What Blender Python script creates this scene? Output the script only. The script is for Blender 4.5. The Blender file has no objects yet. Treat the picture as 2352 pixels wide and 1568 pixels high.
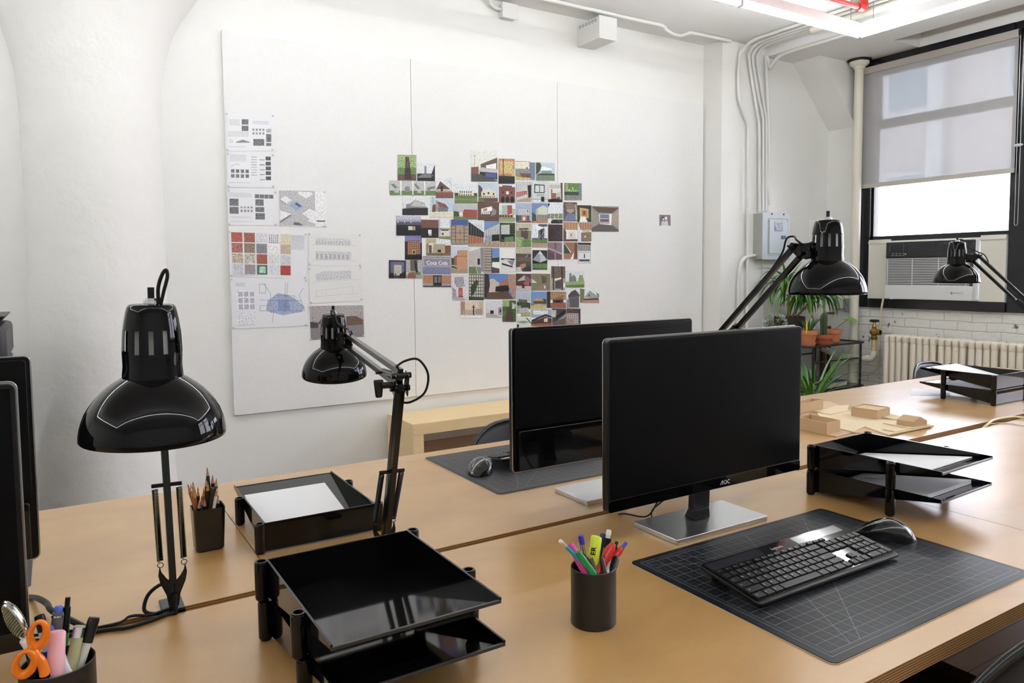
import bpy, math, random
from mathutils import Vector, Matrix, noise as mnoise
PI = math.pi
sc = bpy.context.scene
V = Vector
# ------------------------------------------------------------------ camera
EYE = V((0, 0, 1.325))
FPX, PCX, PCY = 1692.3, 1176.0, 730.97
def _basis(yaw, pitch, roll):
    cy, sy, cp, sp = math.cos(yaw), math.sin(yaw), math.cos(pitch), math.sin(pitch)
    f = V((sy*cp, cy*cp, -sp)); r = V((cy, -sy, 0)); u = r.cross(f)
    c, s = math.cos(roll), math.sin(roll)
    return c*r + s*u, -s*r + c*u, f
CR, CU, CF = _basis(0.55531499, 0.06463397, -0.00870024)
cam_d = bpy.data.cameras.new('camera'); cam = bpy.data.objects.new('camera', cam_d)
sc.collection.objects.link(cam); sc.camera = cam
m = Matrix((CR, CU, -CF)).transposed().to_4x4(); m.translation = EYE
cam.matrix_world = m
cam_d.sensor_width = 36; cam_d.lens = FPX*36/2352
cam_d.shift_y = -(784-PCY)/2352
cam_d.clip_start = 0.02; cam_d.clip_end = 200
# ------------------------------------------------------------------ view, world
sc.view_settings.view_transform = 'Standard'; sc.view_settings.look = 'None'
sc.view_settings.gamma = 1; sc.view_settings.use_curve_mapping = False
sc.view_settings.exposure = 0.0
TUBE_STRENGTH = 37.0
WORLD_STRENGTH = 24.0
w = bpy.data.worlds.new('sky'); sc.world = w; w.use_nodes = True
nt = w.node_tree; bg = nt.nodes['Background']
tc = nt.nodes.new('ShaderNodeTexCoord'); ramp = nt.nodes.new('ShaderNodeValToRGB'); sx = nt.nodes.new('ShaderNodeSeparateXYZ')
nt.links.new(tc.outputs['Generated'], sx.inputs[0]); nt.links.new(sx.outputs['Z'], ramp.inputs[0]); nt.links.new(ramp.outputs[0], bg.inputs[0])
ramp.color_ramp.elements[0].position = 0.0; ramp.color_ramp.elements[0].color = (.9, .93, 1, 1)
ramp.color_ramp.elements[1].position = 0.7; ramp.color_ramp.elements[1].color = (.62, .78, 1, 1)
bg.inputs[1].default_value = WORLD_STRENGTH
# window portals guide the daylight sampling
def portal(name, y0, y1, z0, z1):
    l = bpy.data.lights.new(name, 'AREA'); l.shape = 'RECTANGLE'; l.size = abs(y1-y0); l.size_y = z1-z0
    o = bpy.data.objects.new(name, l); sc.collection.objects.link(o)
    o.matrix_world = Matrix.Translation((6.12, (y0+y1)/2, (z0+z1)/2)) @ Matrix.Rotation(PI/2, 4, 'Y') @ Matrix.Rotation(PI/2, 4, 'Z')
    l.cycles.is_portal = True
portal('daylight_portal', 2.69, 3.77, 1.07, 2.94); portal('daylight_portal', 1.45, 2.45, 1.07, 2.94); portal('daylight_portal', 0.1, 1.1, 1.07, 2.94); portal('daylight_portal', -1.3, -.3, 1.07, 2.94)
# ------------------------------------------------------------------ pixel of the photograph -> point on a real plane
def ray(x, y): return CR*((x-PCX)/FPX) - CU*((y-PCY)/FPX) + CF
def atZ(x, y, z): d = ray(x, y); return EYE + d*((z-EYE.z)/d.z)
def atY(x, y, Y): d = ray(x, y); return EYE + d*(Y/d.y)
def atX(x, y, X): d = ray(x, y); return EYE + d*(X/d.x)
def atD(x, y, D): return EYE + ray(x, y)*D
T = 0.74
# ------------------------------------------------------------------ materials
def lin(h):
    if isinstance(h, str):
        h = h.lstrip('#'); c = [int(h[i:i+2], 16)/255 for i in (0, 2, 4)]
    else: c = h[:3]
    return tuple((x/12.92 if x <= .04045 else ((x+.055)/1.055)**2.4) for x in c)+(1,)
MATS = {}
def mat(name, col, rough=.5, metal=0, spec=.5, coat=0, bump=0, bscale=40, var=0, vscale=8, emit=0, trans=0, alpha=1, stretch=None, ior=1.5, coat_rough=.05):
    if name in MATS: return MATS[name]
    M = bpy.data.materials.new(name); M.use_nodes = True; nt = M.node_tree; b = nt.nodes['Principled BSDF']; N, L = nt.nodes, nt.links
    c = lin(col) if isinstance(col, str) else tuple(col)+(1,)
    b.inputs['Base Color'].default_value = c; b.inputs['Roughness'].default_value = rough
    b.inputs['Metallic'].default_value = metal; b.inputs['Specular IOR Level'].default_value = spec; b.inputs['IOR'].default_value = ior
    b.inputs['Coat Weight'].default_value = coat; b.inputs['Coat Roughness'].default_value = coat_rough
    b.inputs['Transmission Weight'].default_value = trans; b.inputs['Alpha'].default_value = alpha
    if emit: b.inputs['Emission Color'].default_value = c; b.inputs['Emission Strength'].default_value = emit
    if bump or var:
        t = N.new('ShaderNodeTexCoord'); mp = N.new('ShaderNodeMapping'); L.new(t.outputs['Object'], mp.inputs[0])
        if stretch: mp.inputs['Scale'].default_value = stretch
    if var:
        n = N.new('ShaderNodeTexNoise'); n.inputs['Scale'].default_value = vscale; n.inputs['Detail'].default_value = 5; L.new(mp.outputs[0], n.inputs['Vector'])
        mx = N.new('ShaderNodeMix'); mx.data_type = 'RGBA'; L.new(n.outputs['Fac'], mx.inputs[0])
        mx.inputs[6].default_value = tuple(x*(1-var) for x in c[:3])+(1,); mx.inputs[7].default_value = tuple(min(1, x*(1+var)) for x in c[:3])+(1,)
        L.new(mx.outputs[2], b.inputs['Base Color'])
    if bump:
        n = N.new('ShaderNodeTexNoise'); n.inputs['Scale'].default_value = bscale; n.inputs['Detail'].default_value = 6; L.new(mp.outputs[0], n.inputs['Vector'])
        bp = N.new('ShaderNodeBump'); bp.inputs['Strength'].default_value = bump; bp.inputs['Distance'].default_value = .01 if name != 'rough_white_plaster' else .022
        L.new(n.outputs['Fac'], bp.inputs['Height']); L.new(bp.outputs[0], b.inputs['Normal'])
    MATS[name] = M; return M
def node_mat(name):
    M = bpy.data.materials.new(name); M.use_nodes = True; MATS[name] = M
    return M, M.node_tree, M.node_tree.nodes['Principled BSDF']
wall_paint = mat('white_wall_paint', (.875, .872, .848), .55, bump=.12, bscale=30, var=.02)
plaster = mat('rough_white_plaster', (.875, .868, .84), .6, bump=.55, bscale=6, var=.02)
ceil_paint = mat('ceiling_paint', (.90, .90, .89), .6, bump=.1, bscale=14)
board_paint = mat('pinboard_paint', (.86, .86, .855), .7, bump=.15, bscale=90, var=.025, vscale=40)
gloss_black = mat('gloss_black_enamel', (.003, .003, .0035), .035, spec=.30, ior=1.42)
arm_black = mat('black_arm_enamel', (.004, .004, .004), .22, spec=.35)
plastic_black = mat('glossy_black_plastic', (.0025, .0025, .0028), .06, spec=.30)
satin_black = mat('satin_black_plastic', (.005, .0045, .0045), .32, spec=.3)
matte_black = mat('matte_black_plastic', (.007, .0065, .0065), .5, spec=.3)
rubber = mat('black_rubber_cable', (.005, .005, .005), .4, spec=.3)
screen_m = mat('matte_lcd_screen', (.0022, .0022, .0026), .34, spec=.12)
silver = mat('brushed_aluminium', (.62, .63, .65), .28, metal=1, bump=.05, bscale=60, stretch=(1, 30, 30))
chrome = mat('chrome', (.75, .75, .75), .12, metal=1)
edge_silver = mat('silver_edge', (.5, .5, .5), .25, metal=1)
paper_w = mat('white_paper', (.82, .82, .84), .6)
paper_pink = mat('sheet_paper', (.78, .78, .81), .6)
white_inner = mat('white_shade_lining', (.7, .7, .68), .5)
terracotta = mat('terracotta_clay', '#cb7f58', .75, var=.12, vscale=12, bump=.1)
terracotta_d = mat('dark_terracotta_clay', '#ba6644', .7, var=.12, vscale=12, bump=.1)
soil = mat('potting_soil', (.03, .02, .012), .95, bump=.8, bscale=120, var=.4, vscale=90)
frame_black = mat('black_window_paint', (.008, .008, .011), .25, bump=.05)
chip = mat('chipboard_card', '#c4a682', .8, var=.06, vscale=30)
chip_l = mat('light_chipboard_card', '#d8c5a2', .8, var=.05, vscale=30)
pine = mat('pine_wood', '#ecd0a0', .5, var=.10, vscale=6, stretch=(1, 9, 9))
brass = mat('aged_brass', (.42, .26, .06), .38, metal=1, var=.3, vscale=30)
rad_paint = mat('cream_radiator_enamel', '#f2e9d8', .4, bump=.1, bscale=25)
pipe_paint = mat('painted_pipe', '#e6e2d4', .5, bump=.12, bscale=25)
conduit_m = mat('white_conduit', (.78, .78, .76), .45)
grey_metal = mat('grey_panel_enamel', '#b7c3c8', .45)
grey_metal_d = mat('galvanised_panel_side', '#a9aca6', .5, var=.08, vscale=20)
red_pipe = mat('red_pipe_paint', (.55, .02, .02), .35)
def wood_top():
    M, nt, b = node_mat('varnished_birch_plywood'); N, L = nt.nodes, nt.links
    t = N.new('ShaderNodeTexCoord'); mp = N.new('ShaderNodeMapping'); mp.inputs['Scale'].default_value = (1.2, 2.6, 1); L.new(t.outputs['Object'], mp.inputs[0])
    n = N.new('ShaderNodeTexNoise'); n.inputs['Scale'].default_value = 2.2; n.inputs['Detail'].default_value = 8; n.inputs['Distortion'].default_value = .8; L.new(mp.outputs[0], n.inputs['Vector'])
    n2 = N.new('ShaderNodeTexNoise'); n2.inputs['Scale'].default_value = 55; n2.inputs['Detail'].default_value = 3; L.new(mp.outputs[0], n2.inputs['Vector'])
    r = N.new('ShaderNodeValToRGB'); L.new(n.outputs['Fac'], r.inputs[0])
    e = r.color_ramp.elements; e[0].position = .3; e[0].color = (.475, .262, .085, 1); e[1].position = .72; e[1].color = (.58, .342, .118, 1)
    mx = N.new('ShaderNodeMix'); mx.data_type = 'RGBA'; mx.blend_type = 'MULTIPLY'; mx.inputs[0].default_value = .12; L.new(r.outputs[0], mx.inputs[6]); L.new(n2.outputs['Color'], mx.inputs[7])
    L.new(mx.outputs[2], b.inputs['Base Color']); b.inputs['Roughness'].default_value = .42
    b.inputs['Coat Weight'].default_value = 1; b.inputs['Coat Roughness'].default_value = .27; b.inputs['Coat IOR'].default_value = 1.5
    bp = N.new('ShaderNodeBump'); bp.inputs['Strength'].default_value = .02; bp.inputs['Distance'].default_value = .004; n3 = N.new('ShaderNodeTexNoise'); n3.inputs['Scale'].default_value = 14; L.new(t.outputs['Object'], n3.inputs['Vector'])
    L.new(n3.outputs['Fac'], bp.inputs['Height']); L.new(bp.outputs[0], b.inputs['Coat Normal'])
    return M
wood = wood_top()
def ply_edge():
    M, nt, b = node_mat('plywood_edge_layers'); N, L = nt.nodes, nt.links
    t = N.new('ShaderNodeTexCoord'); s = N.new('ShaderNodeSeparateXYZ'); L.new(t.outputs['Object'], s.inputs[0])
    a = N.new('ShaderNodeMath'); a.operation = 'MULTIPLY'; a.inputs[1].default_value = 480; L.new(s.outputs['Z'], a.inputs[0])
    f = N.new('ShaderNodeMath'); f.operation = 'PINGPONG'; f.inputs[1].default_value = 1; L.new(a.outputs[0], f.inputs[0])
    r = N.new('ShaderNodeValToRGB'); L.new(f.outputs[0], r.inputs[0])
    r.color_ramp.elements[0].position = .3; r.color_ramp.elements[0].color = lin('#6d4824'); r.color_ramp.elements[1].position = .7; r.color_ramp.elements[1].color = lin('#bf9159')
    L.new(r.outputs[0], b.inputs['Base Color']); b.inputs['Roughness'].default_value = .5
    return M
ply = ply_edge()
def brick_mat():
    M, nt, b = node_mat('white_painted_brick'); N, L = nt.nodes, nt.links
    t = N.new('ShaderNodeTexCoord'); mp = N.new('ShaderNodeMapping'); mp.inputs['Rotation'].default_value = (0, PI/2, PI/2); L.new(t.outputs['Object'], mp.inputs[0])
    s = N.new('ShaderNodeSeparateXYZ'); L.new(t.outputs['Object'], s.inputs[0]); cb = N.new('ShaderNodeCombineXYZ'); L.new(s.outputs['Y'], cb.inputs[0]); L.new(s.outputs['Z'], cb.inputs[1])
    br = N.new('ShaderNodeTexBrick'); br.inputs['Scale'].default_value = 1; br.inputs['Brick Width'].default_value = .21; br.inputs['Row Height'].default_value = .07; br.inputs['Mortar Size'].default_value = .005; br.inputs['Mortar Smooth'].default_value = .8
    n0 = N.new('ShaderNodeTexNoise'); n0.inputs['Scale'].default_value = 5; L.new(t.outputs['Object'], n0.inputs['Vector'])
    ad = N.new('ShaderNodeVectorMath'); ad.operation = 'MULTIPLY_ADD'; ad.inputs[1].default_value = (.02, .02, .02); L.new(n0.outputs['Color'], ad.inputs[0]); L.new(cb.outputs[0], ad.inputs[2])
    L.new(ad.outputs[0], br.inputs['Vector'])
    n = N.new('ShaderNodeTexNoise'); n.inputs['Scale'].default_value = 18; n.inputs['Detail'].default_value = 6; L.new(t.outputs['Object'], n.inputs['Vector'])
    mth = N.new('ShaderNodeMath'); mth.operation = 'MULTIPLY_ADD'; mth.inputs[1].default_value = -.6; L.new(br.outputs['Fac'], mth.inputs[0]); L.new(n.outputs['Fac'], mth.inputs[2])
    bp = N.new('ShaderNodeBump'); bp.inputs['Strength'].default_value = .8; bp.inputs['Distance'].default_value = .012; L.new(mth.outputs[0], bp.inputs['Height']); L.new(bp.outputs[0], b.inputs['Normal'])
    n4 = N.new('ShaderNodeTexNoise'); n4.inputs['Scale'].default_value = 9; n4.inputs['Detail'].default_value = 9; L.new(t.outputs['Object'], n4.inputs['Vector'])
    r = N.new('ShaderNodeValToRGB'); L.new(n4.outputs['Fac'], r.inputs[0]); e = r.color_ramp.elements
    e[0].position = .315; e[0].color = (.16, .14, .12, 1); e[1].position = .335; e[1].color = (.78, .77, .74, 1)
    L.new(r.outputs[0], b.inputs['Base Color']); b.inputs['Roughness'].default_value = .5
    return M
brick = brick_mat()
def floor_mat():
    M, nt, b = node_mat('stained_floorboards'); N, L = nt.nodes, nt.links
    t = N.new('ShaderNodeTexCoord'); br = N.new('ShaderNodeTexBrick'); L.new(t.outputs['Object'], br.inputs['Vector'])
    br.inputs['Scale'].default_value = 1; br.inputs['Brick Width'].default_value = 1.6; br.inputs['Row Height'].default_value = .08; br.inputs['Mortar Size'].default_value = .002
    br.inputs['Color1'].default_value = lin('#77604f'); br.inputs['Color2'].default_value = lin('#695546'); br.inputs['Mortar'].default_value = lin('#2f1c10')
    L.new(br.outputs['Color'], b.inputs['Base Color']); b.inputs['Roughness'].default_value = .35
    return M
floor_m = floor_mat()
# ------------------------------------------------------------------ mesh builder
class MB:
    def __init__(s): s.v = []; s.f = []; s.m = []; s.c = []; s.mi = 0; s.col = (1, 1, 1, 1)
    def add(s, vs, fs):
        n = len(s.v); s.v += [V(x) for x in vs]
        for f in fs: s.f.append([n+i for i in f]); s.m.append(s.mi); s.c.append(s.col)
        return n
    def box(s, x0, x1, y0, y1, z0, z1, M=None):
        p = [V((x, y, z)) for z in (z0, z1) for y in (y0, y1) for x in (x0, x1)]
        if M: p = [M @ q for q in p]
        s.add(p, [(0, 2, 3, 1), (4, 5, 7, 6), (0, 1, 5, 4), (2, 6, 7, 3), (0, 4, 6, 2), (1, 3, 7, 5)]); return s
    def hexa(s, bot, top):
        n = len(bot); s.add(list(bot)+list(top), [tuple(reversed(range(n))), tuple(range(n, 2*n))]+[(i, (i+1) % n, n+(i+1) % n, n+i) for i in range(n)]); return s
    def prism(s, pts, h):
        h = V(h); return s.hexa([V(p) for p in pts], [V(p)+h for p in pts])
    def quad(s, a, b, c, d): s.add([a, b, c, d], [(0, 1, 2, 3)]); return s
    def poly(s, pts): s.add(pts, [tuple(range(len(pts)))]); return s
    def tube(s, pts, r, n=10, closed=False, caps=True, sq=False):
        pts = [V(p) for p in pts]; k = len(pts); rs = r if isinstance(r, (list, tuple)) else [r]*k
        tang = []
        for i in range(k):
            a = pts[(i-1) % k] if (closed or i > 0) else pts[i]; b = pts[(i+1) % k] if (closed or i < k-1) else pts[i]
            t = b-a; tang.append(t.normalized() if t.length > 1e-9 else V((0, 0, 1)))
        up = V((0, 0, 1)) if abs(tang[0].z) < .9 else V((0, 1, 0))
        nx = tang[0].cross(up).normalized(); vs = []
        for i in range(k):
            nx = (nx - tang[i]*nx.dot(tang[i])).normalized(); ny = tang[i].cross(nx)
            for j in range(n):
                a = 2*PI*(j+(.5 if sq else 0))/n; vs.append(pts[i]+(nx*math.cos(a)+ny*math.sin(a))*rs[i]*(1.2 if sq else 1))
        fs = []
        for i in range(k if closed else k-1):
            for j in range(n): fs.append((i*n+j, i*n+(j+1) % n, ((i+1) % k)*n+(j+1) % n, ((i+1) % k)*n+j))
        if caps and not closed: fs.append(tuple(reversed(range(n)))); fs.append(tuple(range((k-1)*n, k*n)))
        s.add(vs, fs); return s
    def cyl(s, a, b, r, n=20, r2=None): return s.tube([a, b], [r, r if r2 is None else r2], n)
    def lathe(s, prof, c=(0, 0, 0), n=40, M=None, skip=None, close=False):
        c = V(c); vs = []
        for r, z in prof:
            for j in range(n):
                a = 2*PI*j/n; p = V((r*math.cos(a), r*math.sin(a), z)); vs.append((M @ p if M else p)+c)
        fs = [(i*n+j, i*n+(j+1) % n, (i+1)*n+(j+1) % n, (i+1)*n+j) for i in range(len(prof)-1) for j in range(n) if not (skip and skip(i, j))]
        if close: fs += [tuple(reversed(range(n))), tuple(range((len(prof)-1)*n, len(prof)*n))]
        s.add(vs, fs); return s
    def sphere(s, c, r, n=12, sx=1, sy=1, sz=1):
        pr = [(r*math.sin(PI*i/n), -r*math.cos(PI*i/n)) for i in range(n+1)]
        M = Matrix.Diagonal((sx, sy, sz)); return s.lathe([(max(a, 1e-5), b) for a, b in pr], c, n*2, M)
    def build(s, name, mats, parent=None, world=True, smooth=35, bevel=0, seg=2, solid=0, sub=0):
        me = bpy.data.meshes.new(name)
        off = V((0, 0, 0)); p = parent
        while p is not None and world: off += p.location; p = p.parent
        me.from_pydata([tuple(v-off) for v in s.v], [], s.f)
        for mm in (mats if isinstance(mats, (list, tuple)) else [mats]): me.materials.append(mm)
        for p_, i in zip(me.polygons, s.m): p_.material_index = i; p_.use_smooth = bool(smooth)
        if any(c != (1, 1, 1, 1) for c in s.c):
            ca = me.color_attributes.new('Col', 'FLOAT_COLOR', 'CORNER')
            for p_, c in zip(me.polygons, s.c):
                for li in p_.loop_indices: ca.data[li].color = c
        me.update()
        if smooth: me.set_sharp_from_angle(angle=math.radians(smooth))
        o = bpy.data.objects.new(name, me); sc.collection.objects.link(o)
        if parent is not None: o.parent = parent
        if bevel:
            b = o.modifiers.new('bevel', 'BEVEL'); b.width = bevel; b.segments = seg; b.limit_method = 'ANGLE'; b.angle_limit = math.radians(40); b.harden_normals = False
        if solid: q = o.modifiers.new('solid', 'SOLIDIFY'); q.thickness = solid; q.offset = 0
        if sub: q = o.modifiers.new('sub', 'SUBSURF'); q.levels = sub; q.render_levels = sub
        return o
def tag(o, label, cat, group=None):
    o['label'] = label; o['category'] = cat
    if group: o['group'] = group
    return o
def struct(o, label=None):
    o['kind'] = 'structure'
    if label: o['label'] = label
    return o
def empty(name, loc, label, cat, group=None, rz=0):
    o = bpy.data.objects.new(name, None); sc.collection.objects.link(o); o.location = loc; o.rotation_euler = (0, 0, rz); o.empty_display_size = .02
    return tag(o, label, cat, group)
def copy_tree(o, parent=None):
    kids = [c for c in o.children]; c = o.copy(); sc.collection.objects.link(c); c.parent = parent
    for k in kids: copy_tree(k, c)
    return c
def arc(c, r, a0, a1, n, ex=V((1, 0, 0)), ey=V((0, 0, 1))):
    return [V(c)+ex*(r*math.cos(math.radians(a0+(a1-a0)*i/n)))+ey*(r*math.sin(math.radians(a0+(a1-a0)*i/n))) for i in range(n+1)]
def smooth_path(pts, n=6):
    pts = [V(p) for p in pts]; out = []
    for i in range(len(pts)-1):
        p0 = pts[max(i-1, 0)]; p1 = pts[i]; p2 = pts[i+1]; p3 = pts[min(i+2, len(pts)-1)]
        for k in range(n):
            t = k/n; out.append(.5*((2*p1)+(p2-p0)*t+(2*p0-5*p1+4*p2-p3)*t*t+(3*p1-p0-3*p2+p3)*t**3))
    out.append(pts[-1]); return out
def rrect(x0, x1, y0, y1, r, n=5):
    out = []
    for cx, cy, a in ((x1-r, y1-r, 0), (x0+r, y1-r, 90), (x0+r, y0+r, 180), (x1-r, y0+r, 270)):
        for i in range(n+1): t = math.radians(a+90*i/n); out.append((cx+r*math.cos(t), cy+r*math.sin(t)))
    return out
_glyph = {}
def text_mesh(txt, size=1.0, bold=False):
    """triangles of a line of lettering, centred on its own width, baseline at 0; returns verts (x,y), faces"""
    k = (txt, bold)
    if k not in _glyph:
        cu = bpy.data.curves.new('lettering', 'FONT'); cu.body = txt; cu.size = 1; cu.align_x = 'CENTER'; cu.resolution_u = 2
        if bold: cu.offset = .02
        ob = bpy.data.objects.new('lettering', cu); sc.collection.objects.link(ob)
        bpy.context.view_layer.update()
        me = bpy.data.meshes.new_from_object(ob.evaluated_get(bpy.context.evaluated_depsgraph_get()))
        _glyph[k] = ([tuple(v.co)[:2] for v in me.vertices], [tuple(p.vertices) for p in me.polygons])
        bpy.data.objects.remove(ob); bpy.data.curves.remove(cu); bpy.data.meshes.remove(me)
    vs, fs = _glyph[k]
    return [(x*size, y*size) for x, y in vs], fs
def add_text(mb, txt, size, org, ex, ey, bold=False):
    vs, fs = text_mesh(txt, size, bold); org, ex, ey = V(org), V(ex), V(ey)
    mb.add([org+ex*x+ey*y for x, y in vs], fs)
# ================================================================== ROOM
WX, BY, PY, CZ = 5.97, 4.40, 4.20, 3.15
struct(MB().box(-5.4, 6.3, -3.4, 4.6, -.1, 0).build('floor', floor_m, smooth=0))
struct(MB().box(-5.4, 5.60, -3.4, 4.6, CZ, CZ+.15).build('ceiling', ceil_paint, smooth=0))
struct(MB().box(-5.2, 4.6, BY, BY+.2, 0, CZ).build('wall_back', wall_paint, smooth=0))
struct(MB().box(4.6, WX, PY, BY+.2, 0, CZ).build('wall_back', wall_paint, smooth=0))
struct(MB().box(-5.4, -5.2, -3.4, 4.6, 0, CZ).build('wall_left', wall_paint, smooth=0))
struct(MB().box(-5.2, 6.3, -3.4, -3.2, 0, 3.35).build('wall_front', wall_paint, smooth=0))
# window wall: brick under the sills, plaster pier at the corner, lintel strip above
mb = MB(); mb.box(WX, 6.3, -3.2, 3.885, 0, .99)
wr = struct(mb.build('wall_right', brick, smooth=0))
struct(MB().box(WX, 6.3, 3.885, 4.6, 0, 3.35).build('wall_right', wall_paint, smooth=0))
struct(MB().box(WX, 6.3, -3.2, 3.885, 3.078, 3.35).build('wall_right', wall_paint, smooth=0))
# slab edge beam dropped below the ceiling, with the recess over the windows
struct(MB().box(5.11, 5.60, -3.2, PY, 3.078, CZ+.15).build('ceiling', ceil_paint, smooth=0))
struct(MB().box(5.60, WX, 3.385, PY, 3.078, CZ+.15).build('ceiling', ceil_paint, smooth=0))
struct(MB().box(5.60, 6.3, -3.4, 3.385, 3.25, 3.35).build('ceiling', ceil_paint, smooth=0))
# concrete haunch in the corner
mb = MB(); mb.prism([(5.458, 3.93, 3.078), (WX, 3.93, 3.078), (WX, 3.93, 2.548)], (0, PY-3.93, 0))
struct(mb.build('trim_1', wall_paint, smooth=0))
# mushroom column half let into the back wall
prof = [(.345, 0), (.325, .3), (.316, 1.2), (.315, 2.1), (.325, 2.3), (.350, 2.45), (.385, 2.57), (.44, 2.68), (.52, 2.80), (.64, 2.93), (.80, 3.06), (.92, 3.15)]
struct(MB().lathe(prof, (.203, 4.40, 0), n=96).build('trim_2', plaster, smooth=60))
# tan band at the foot of the back wall, from the bench rightwards
base_m = mat('tan_base_band', '#c9a78c', .5)
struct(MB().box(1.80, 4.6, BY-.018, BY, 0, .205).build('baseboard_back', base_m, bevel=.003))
# ---- windows
SILL, HEAD = .985, 3.078
def window_unit(n, y0, y1, first=False):
    """y0 > y1: glass edges; black casing, two sashes, panes"""
    F = MB()
    yo0 = 3.885 if first else y0+.075
    F.box(5.955, 6.08, y0, yo0, SILL, HEAD)                      # left jamb
    F.box(5.955, 6.08, y1-.20, y1, SILL, HEAD)                   # right jamb / mullion
    F.box(5.95, 6.08, y1, y0, 2.985, HEAD); F.box(5.94, 6.10, y1, y0, SILL, 1.062)
    fr = struct(F.build(f'window_{n}', frame_black, bevel=.004))
    s = MB(); s.box(6.03, 6.07, y1, y0, 2.945, 2.985); s.box(6.03, 6.07, y0-.02, y0, 2.5, 2.985); s.box(6.03, 6.07, y1, y1+.02, 2.5, 2.985); s.box(6.03, 6.07, y1, y0, 2.50, 2.56)
    so = s.build('upper_sash', frame_black, fr, bevel=.003)
    MB().box(6.045, 6.049, y1+.02, y0-.02, 2.56, 2.945).build('pane', glass, so)
    bz = 1.545 if first else 1.07
    s = MB(); s.box(5.985, 6.025, y1, y0, 2.515, 2.565); s.box(5.985, 6.025, y1, y0, bz, bz+.045); s.box(5.985, 6.025, y0-.015, y0, bz, 2.53); s.box(5.985, 6.025, y1, y1+.015, bz, 2.53)
    so = s.build('lower_sash', frame_black, fr, bevel=.003)
    MB().box(6.003, 6.007, y1+.015, y0-.015, bz+.045, 2.515).build('pane', glass, so)
    return fr
gm = bpy.data.materials.new('window_glass'); gm.use_nodes = True; nt = gm.node_tree
for x in list(nt.nodes): nt.nodes.remove(x)
o_ = nt.nodes.new('ShaderNodeOutputMaterial'); t_ = nt.nodes.new('ShaderNodeBsdfTransparent'); g_ = nt.nodes.new('ShaderNodeBsdfGlossy'); x_ = nt.nodes.new('ShaderNodeMixShader'); f_ = nt.nodes.new('ShaderNodeFresnel')
g_.inputs['Roughness'].default_value = .02; nt.links.new(f_.outputs[0], x_.inputs[0]); nt.links.new(t_.outputs[0], x_.inputs[1]); nt.links.new(g_.outputs[0], x_.inputs[2]); nt.links.new(x_.outputs[0], o_.inputs[0])
glass = gm
window_unit(1, 3.775, 2.69, True); window_unit(2, 2.42, 1.46); window_unit(3, 1.14, .10); window_unit(4, -.22, -1.3)
struct(MB().box(5.97, 6.3, -3.2, -1.5, SILL, HEAD).build('wall_right', wall_paint, smooth=0))
# ---- roller blinds
bm_ = bpy.data.materials.new('sheer_blind_fabric'); bm_.use_nodes = True; nt = bm_.node_tree
for x in list(nt.nodes): nt.nodes.remove(x)
o_ = nt.nodes.new('ShaderNodeOutputMaterial'); t_ = nt.nodes.new('ShaderNodeBsdfTransparent'); d_ = nt.nodes.new('ShaderNodeBsdfDiffuse'); tl = nt.nodes.new('ShaderNodeBsdfTranslucent'); a1 = nt.nodes.new('ShaderNodeMixShader'); a2 = nt.nodes.new('ShaderNodeMixShader')
d_.inputs[0].default_value = (.47, .465, .465, 1); tl.inputs[0].default_value = (.5, .5, .5, 1); t_.inputs[0].default_value = (1, 1, 1, 1)
a1.inputs[0].default_value = .06; a2.inputs[0].default_value = .17
nt.links.new(d_.outputs[0], a1.inputs[1]); nt.links.new(tl.outputs[0], a1.inputs[2]); nt.links.new(a1.outputs[0], a2.inputs[1]); nt.links.new(t_.outputs[0], a2.inputs[2]); nt.links.new(a2.outputs[0], o_.inputs[0])
valance_m = mat('grey_blind_valance', '#b4ada6', .6); bar_m = mat('blind_hem_bar', '#b9b4ac', .5); bead = mat('steel_bead_chain', (.55, .55, .55), .3, metal=1)
def blind(y0, y1, label, zb=2.0):
    e = empty('roller_blind', (5.93, (y0+y1)/2, 2.98), label, 'roller blind', 'roller blinds on the windows')
    MB().box(5.905, 5.95, y1+.012, y0, 2.955, 3.012).build('valance', valance_m, e, bevel=.004)
    MB().cyl((5.928, y1-.006, 2.985), (5.928, y1+.012, 2.985), .032, 24).build('end_cap', matte_black, e, bevel=.003)
    MB().box(5.926, 5.9275, y1+.02, y0, zb+.03, 2.957).build('fabric', bm_, e)
    MB().box(5.919, 5.936, y1+.02, y0, zb, zb+.036).build('hem_bar', bar_m, e, bevel=.003)
    c = MB(); yy = y1-.001
    for dy, z1 in ((0, 1.63), (-.022, 1.63)): c.tube([(5.905, yy+dy, 2.98), (5.905, yy+dy, z1)], .0022, 6)
    c.tube(arc((5.905, yy-.011, 1.63), .011, 0, -180, 10, V((0, 1, 0))), .0022, 6)
    cc = c.build('bead_chain', bead, e)
    MB().lathe([(.002, -.016), (.018, -.004), (.018, .004), (.002, .016)], (5.9, yy-.011, 2.19), 16, Matrix.Rotation(PI/2, 3, 'Y') @ Matrix.Diagonal((.6, 1.8, .5))).build('chain_weight', mat('clear_plastic', (.6, .6, .62), .1), e)
    return e
blind(3.884, 2.632, 'grey sheer roller blind half lowered on the left window above the air conditioner')
blind(2.58, 1.35, 'grey sheer roller blind on the window cut off by the right edge of the photo')
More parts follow.
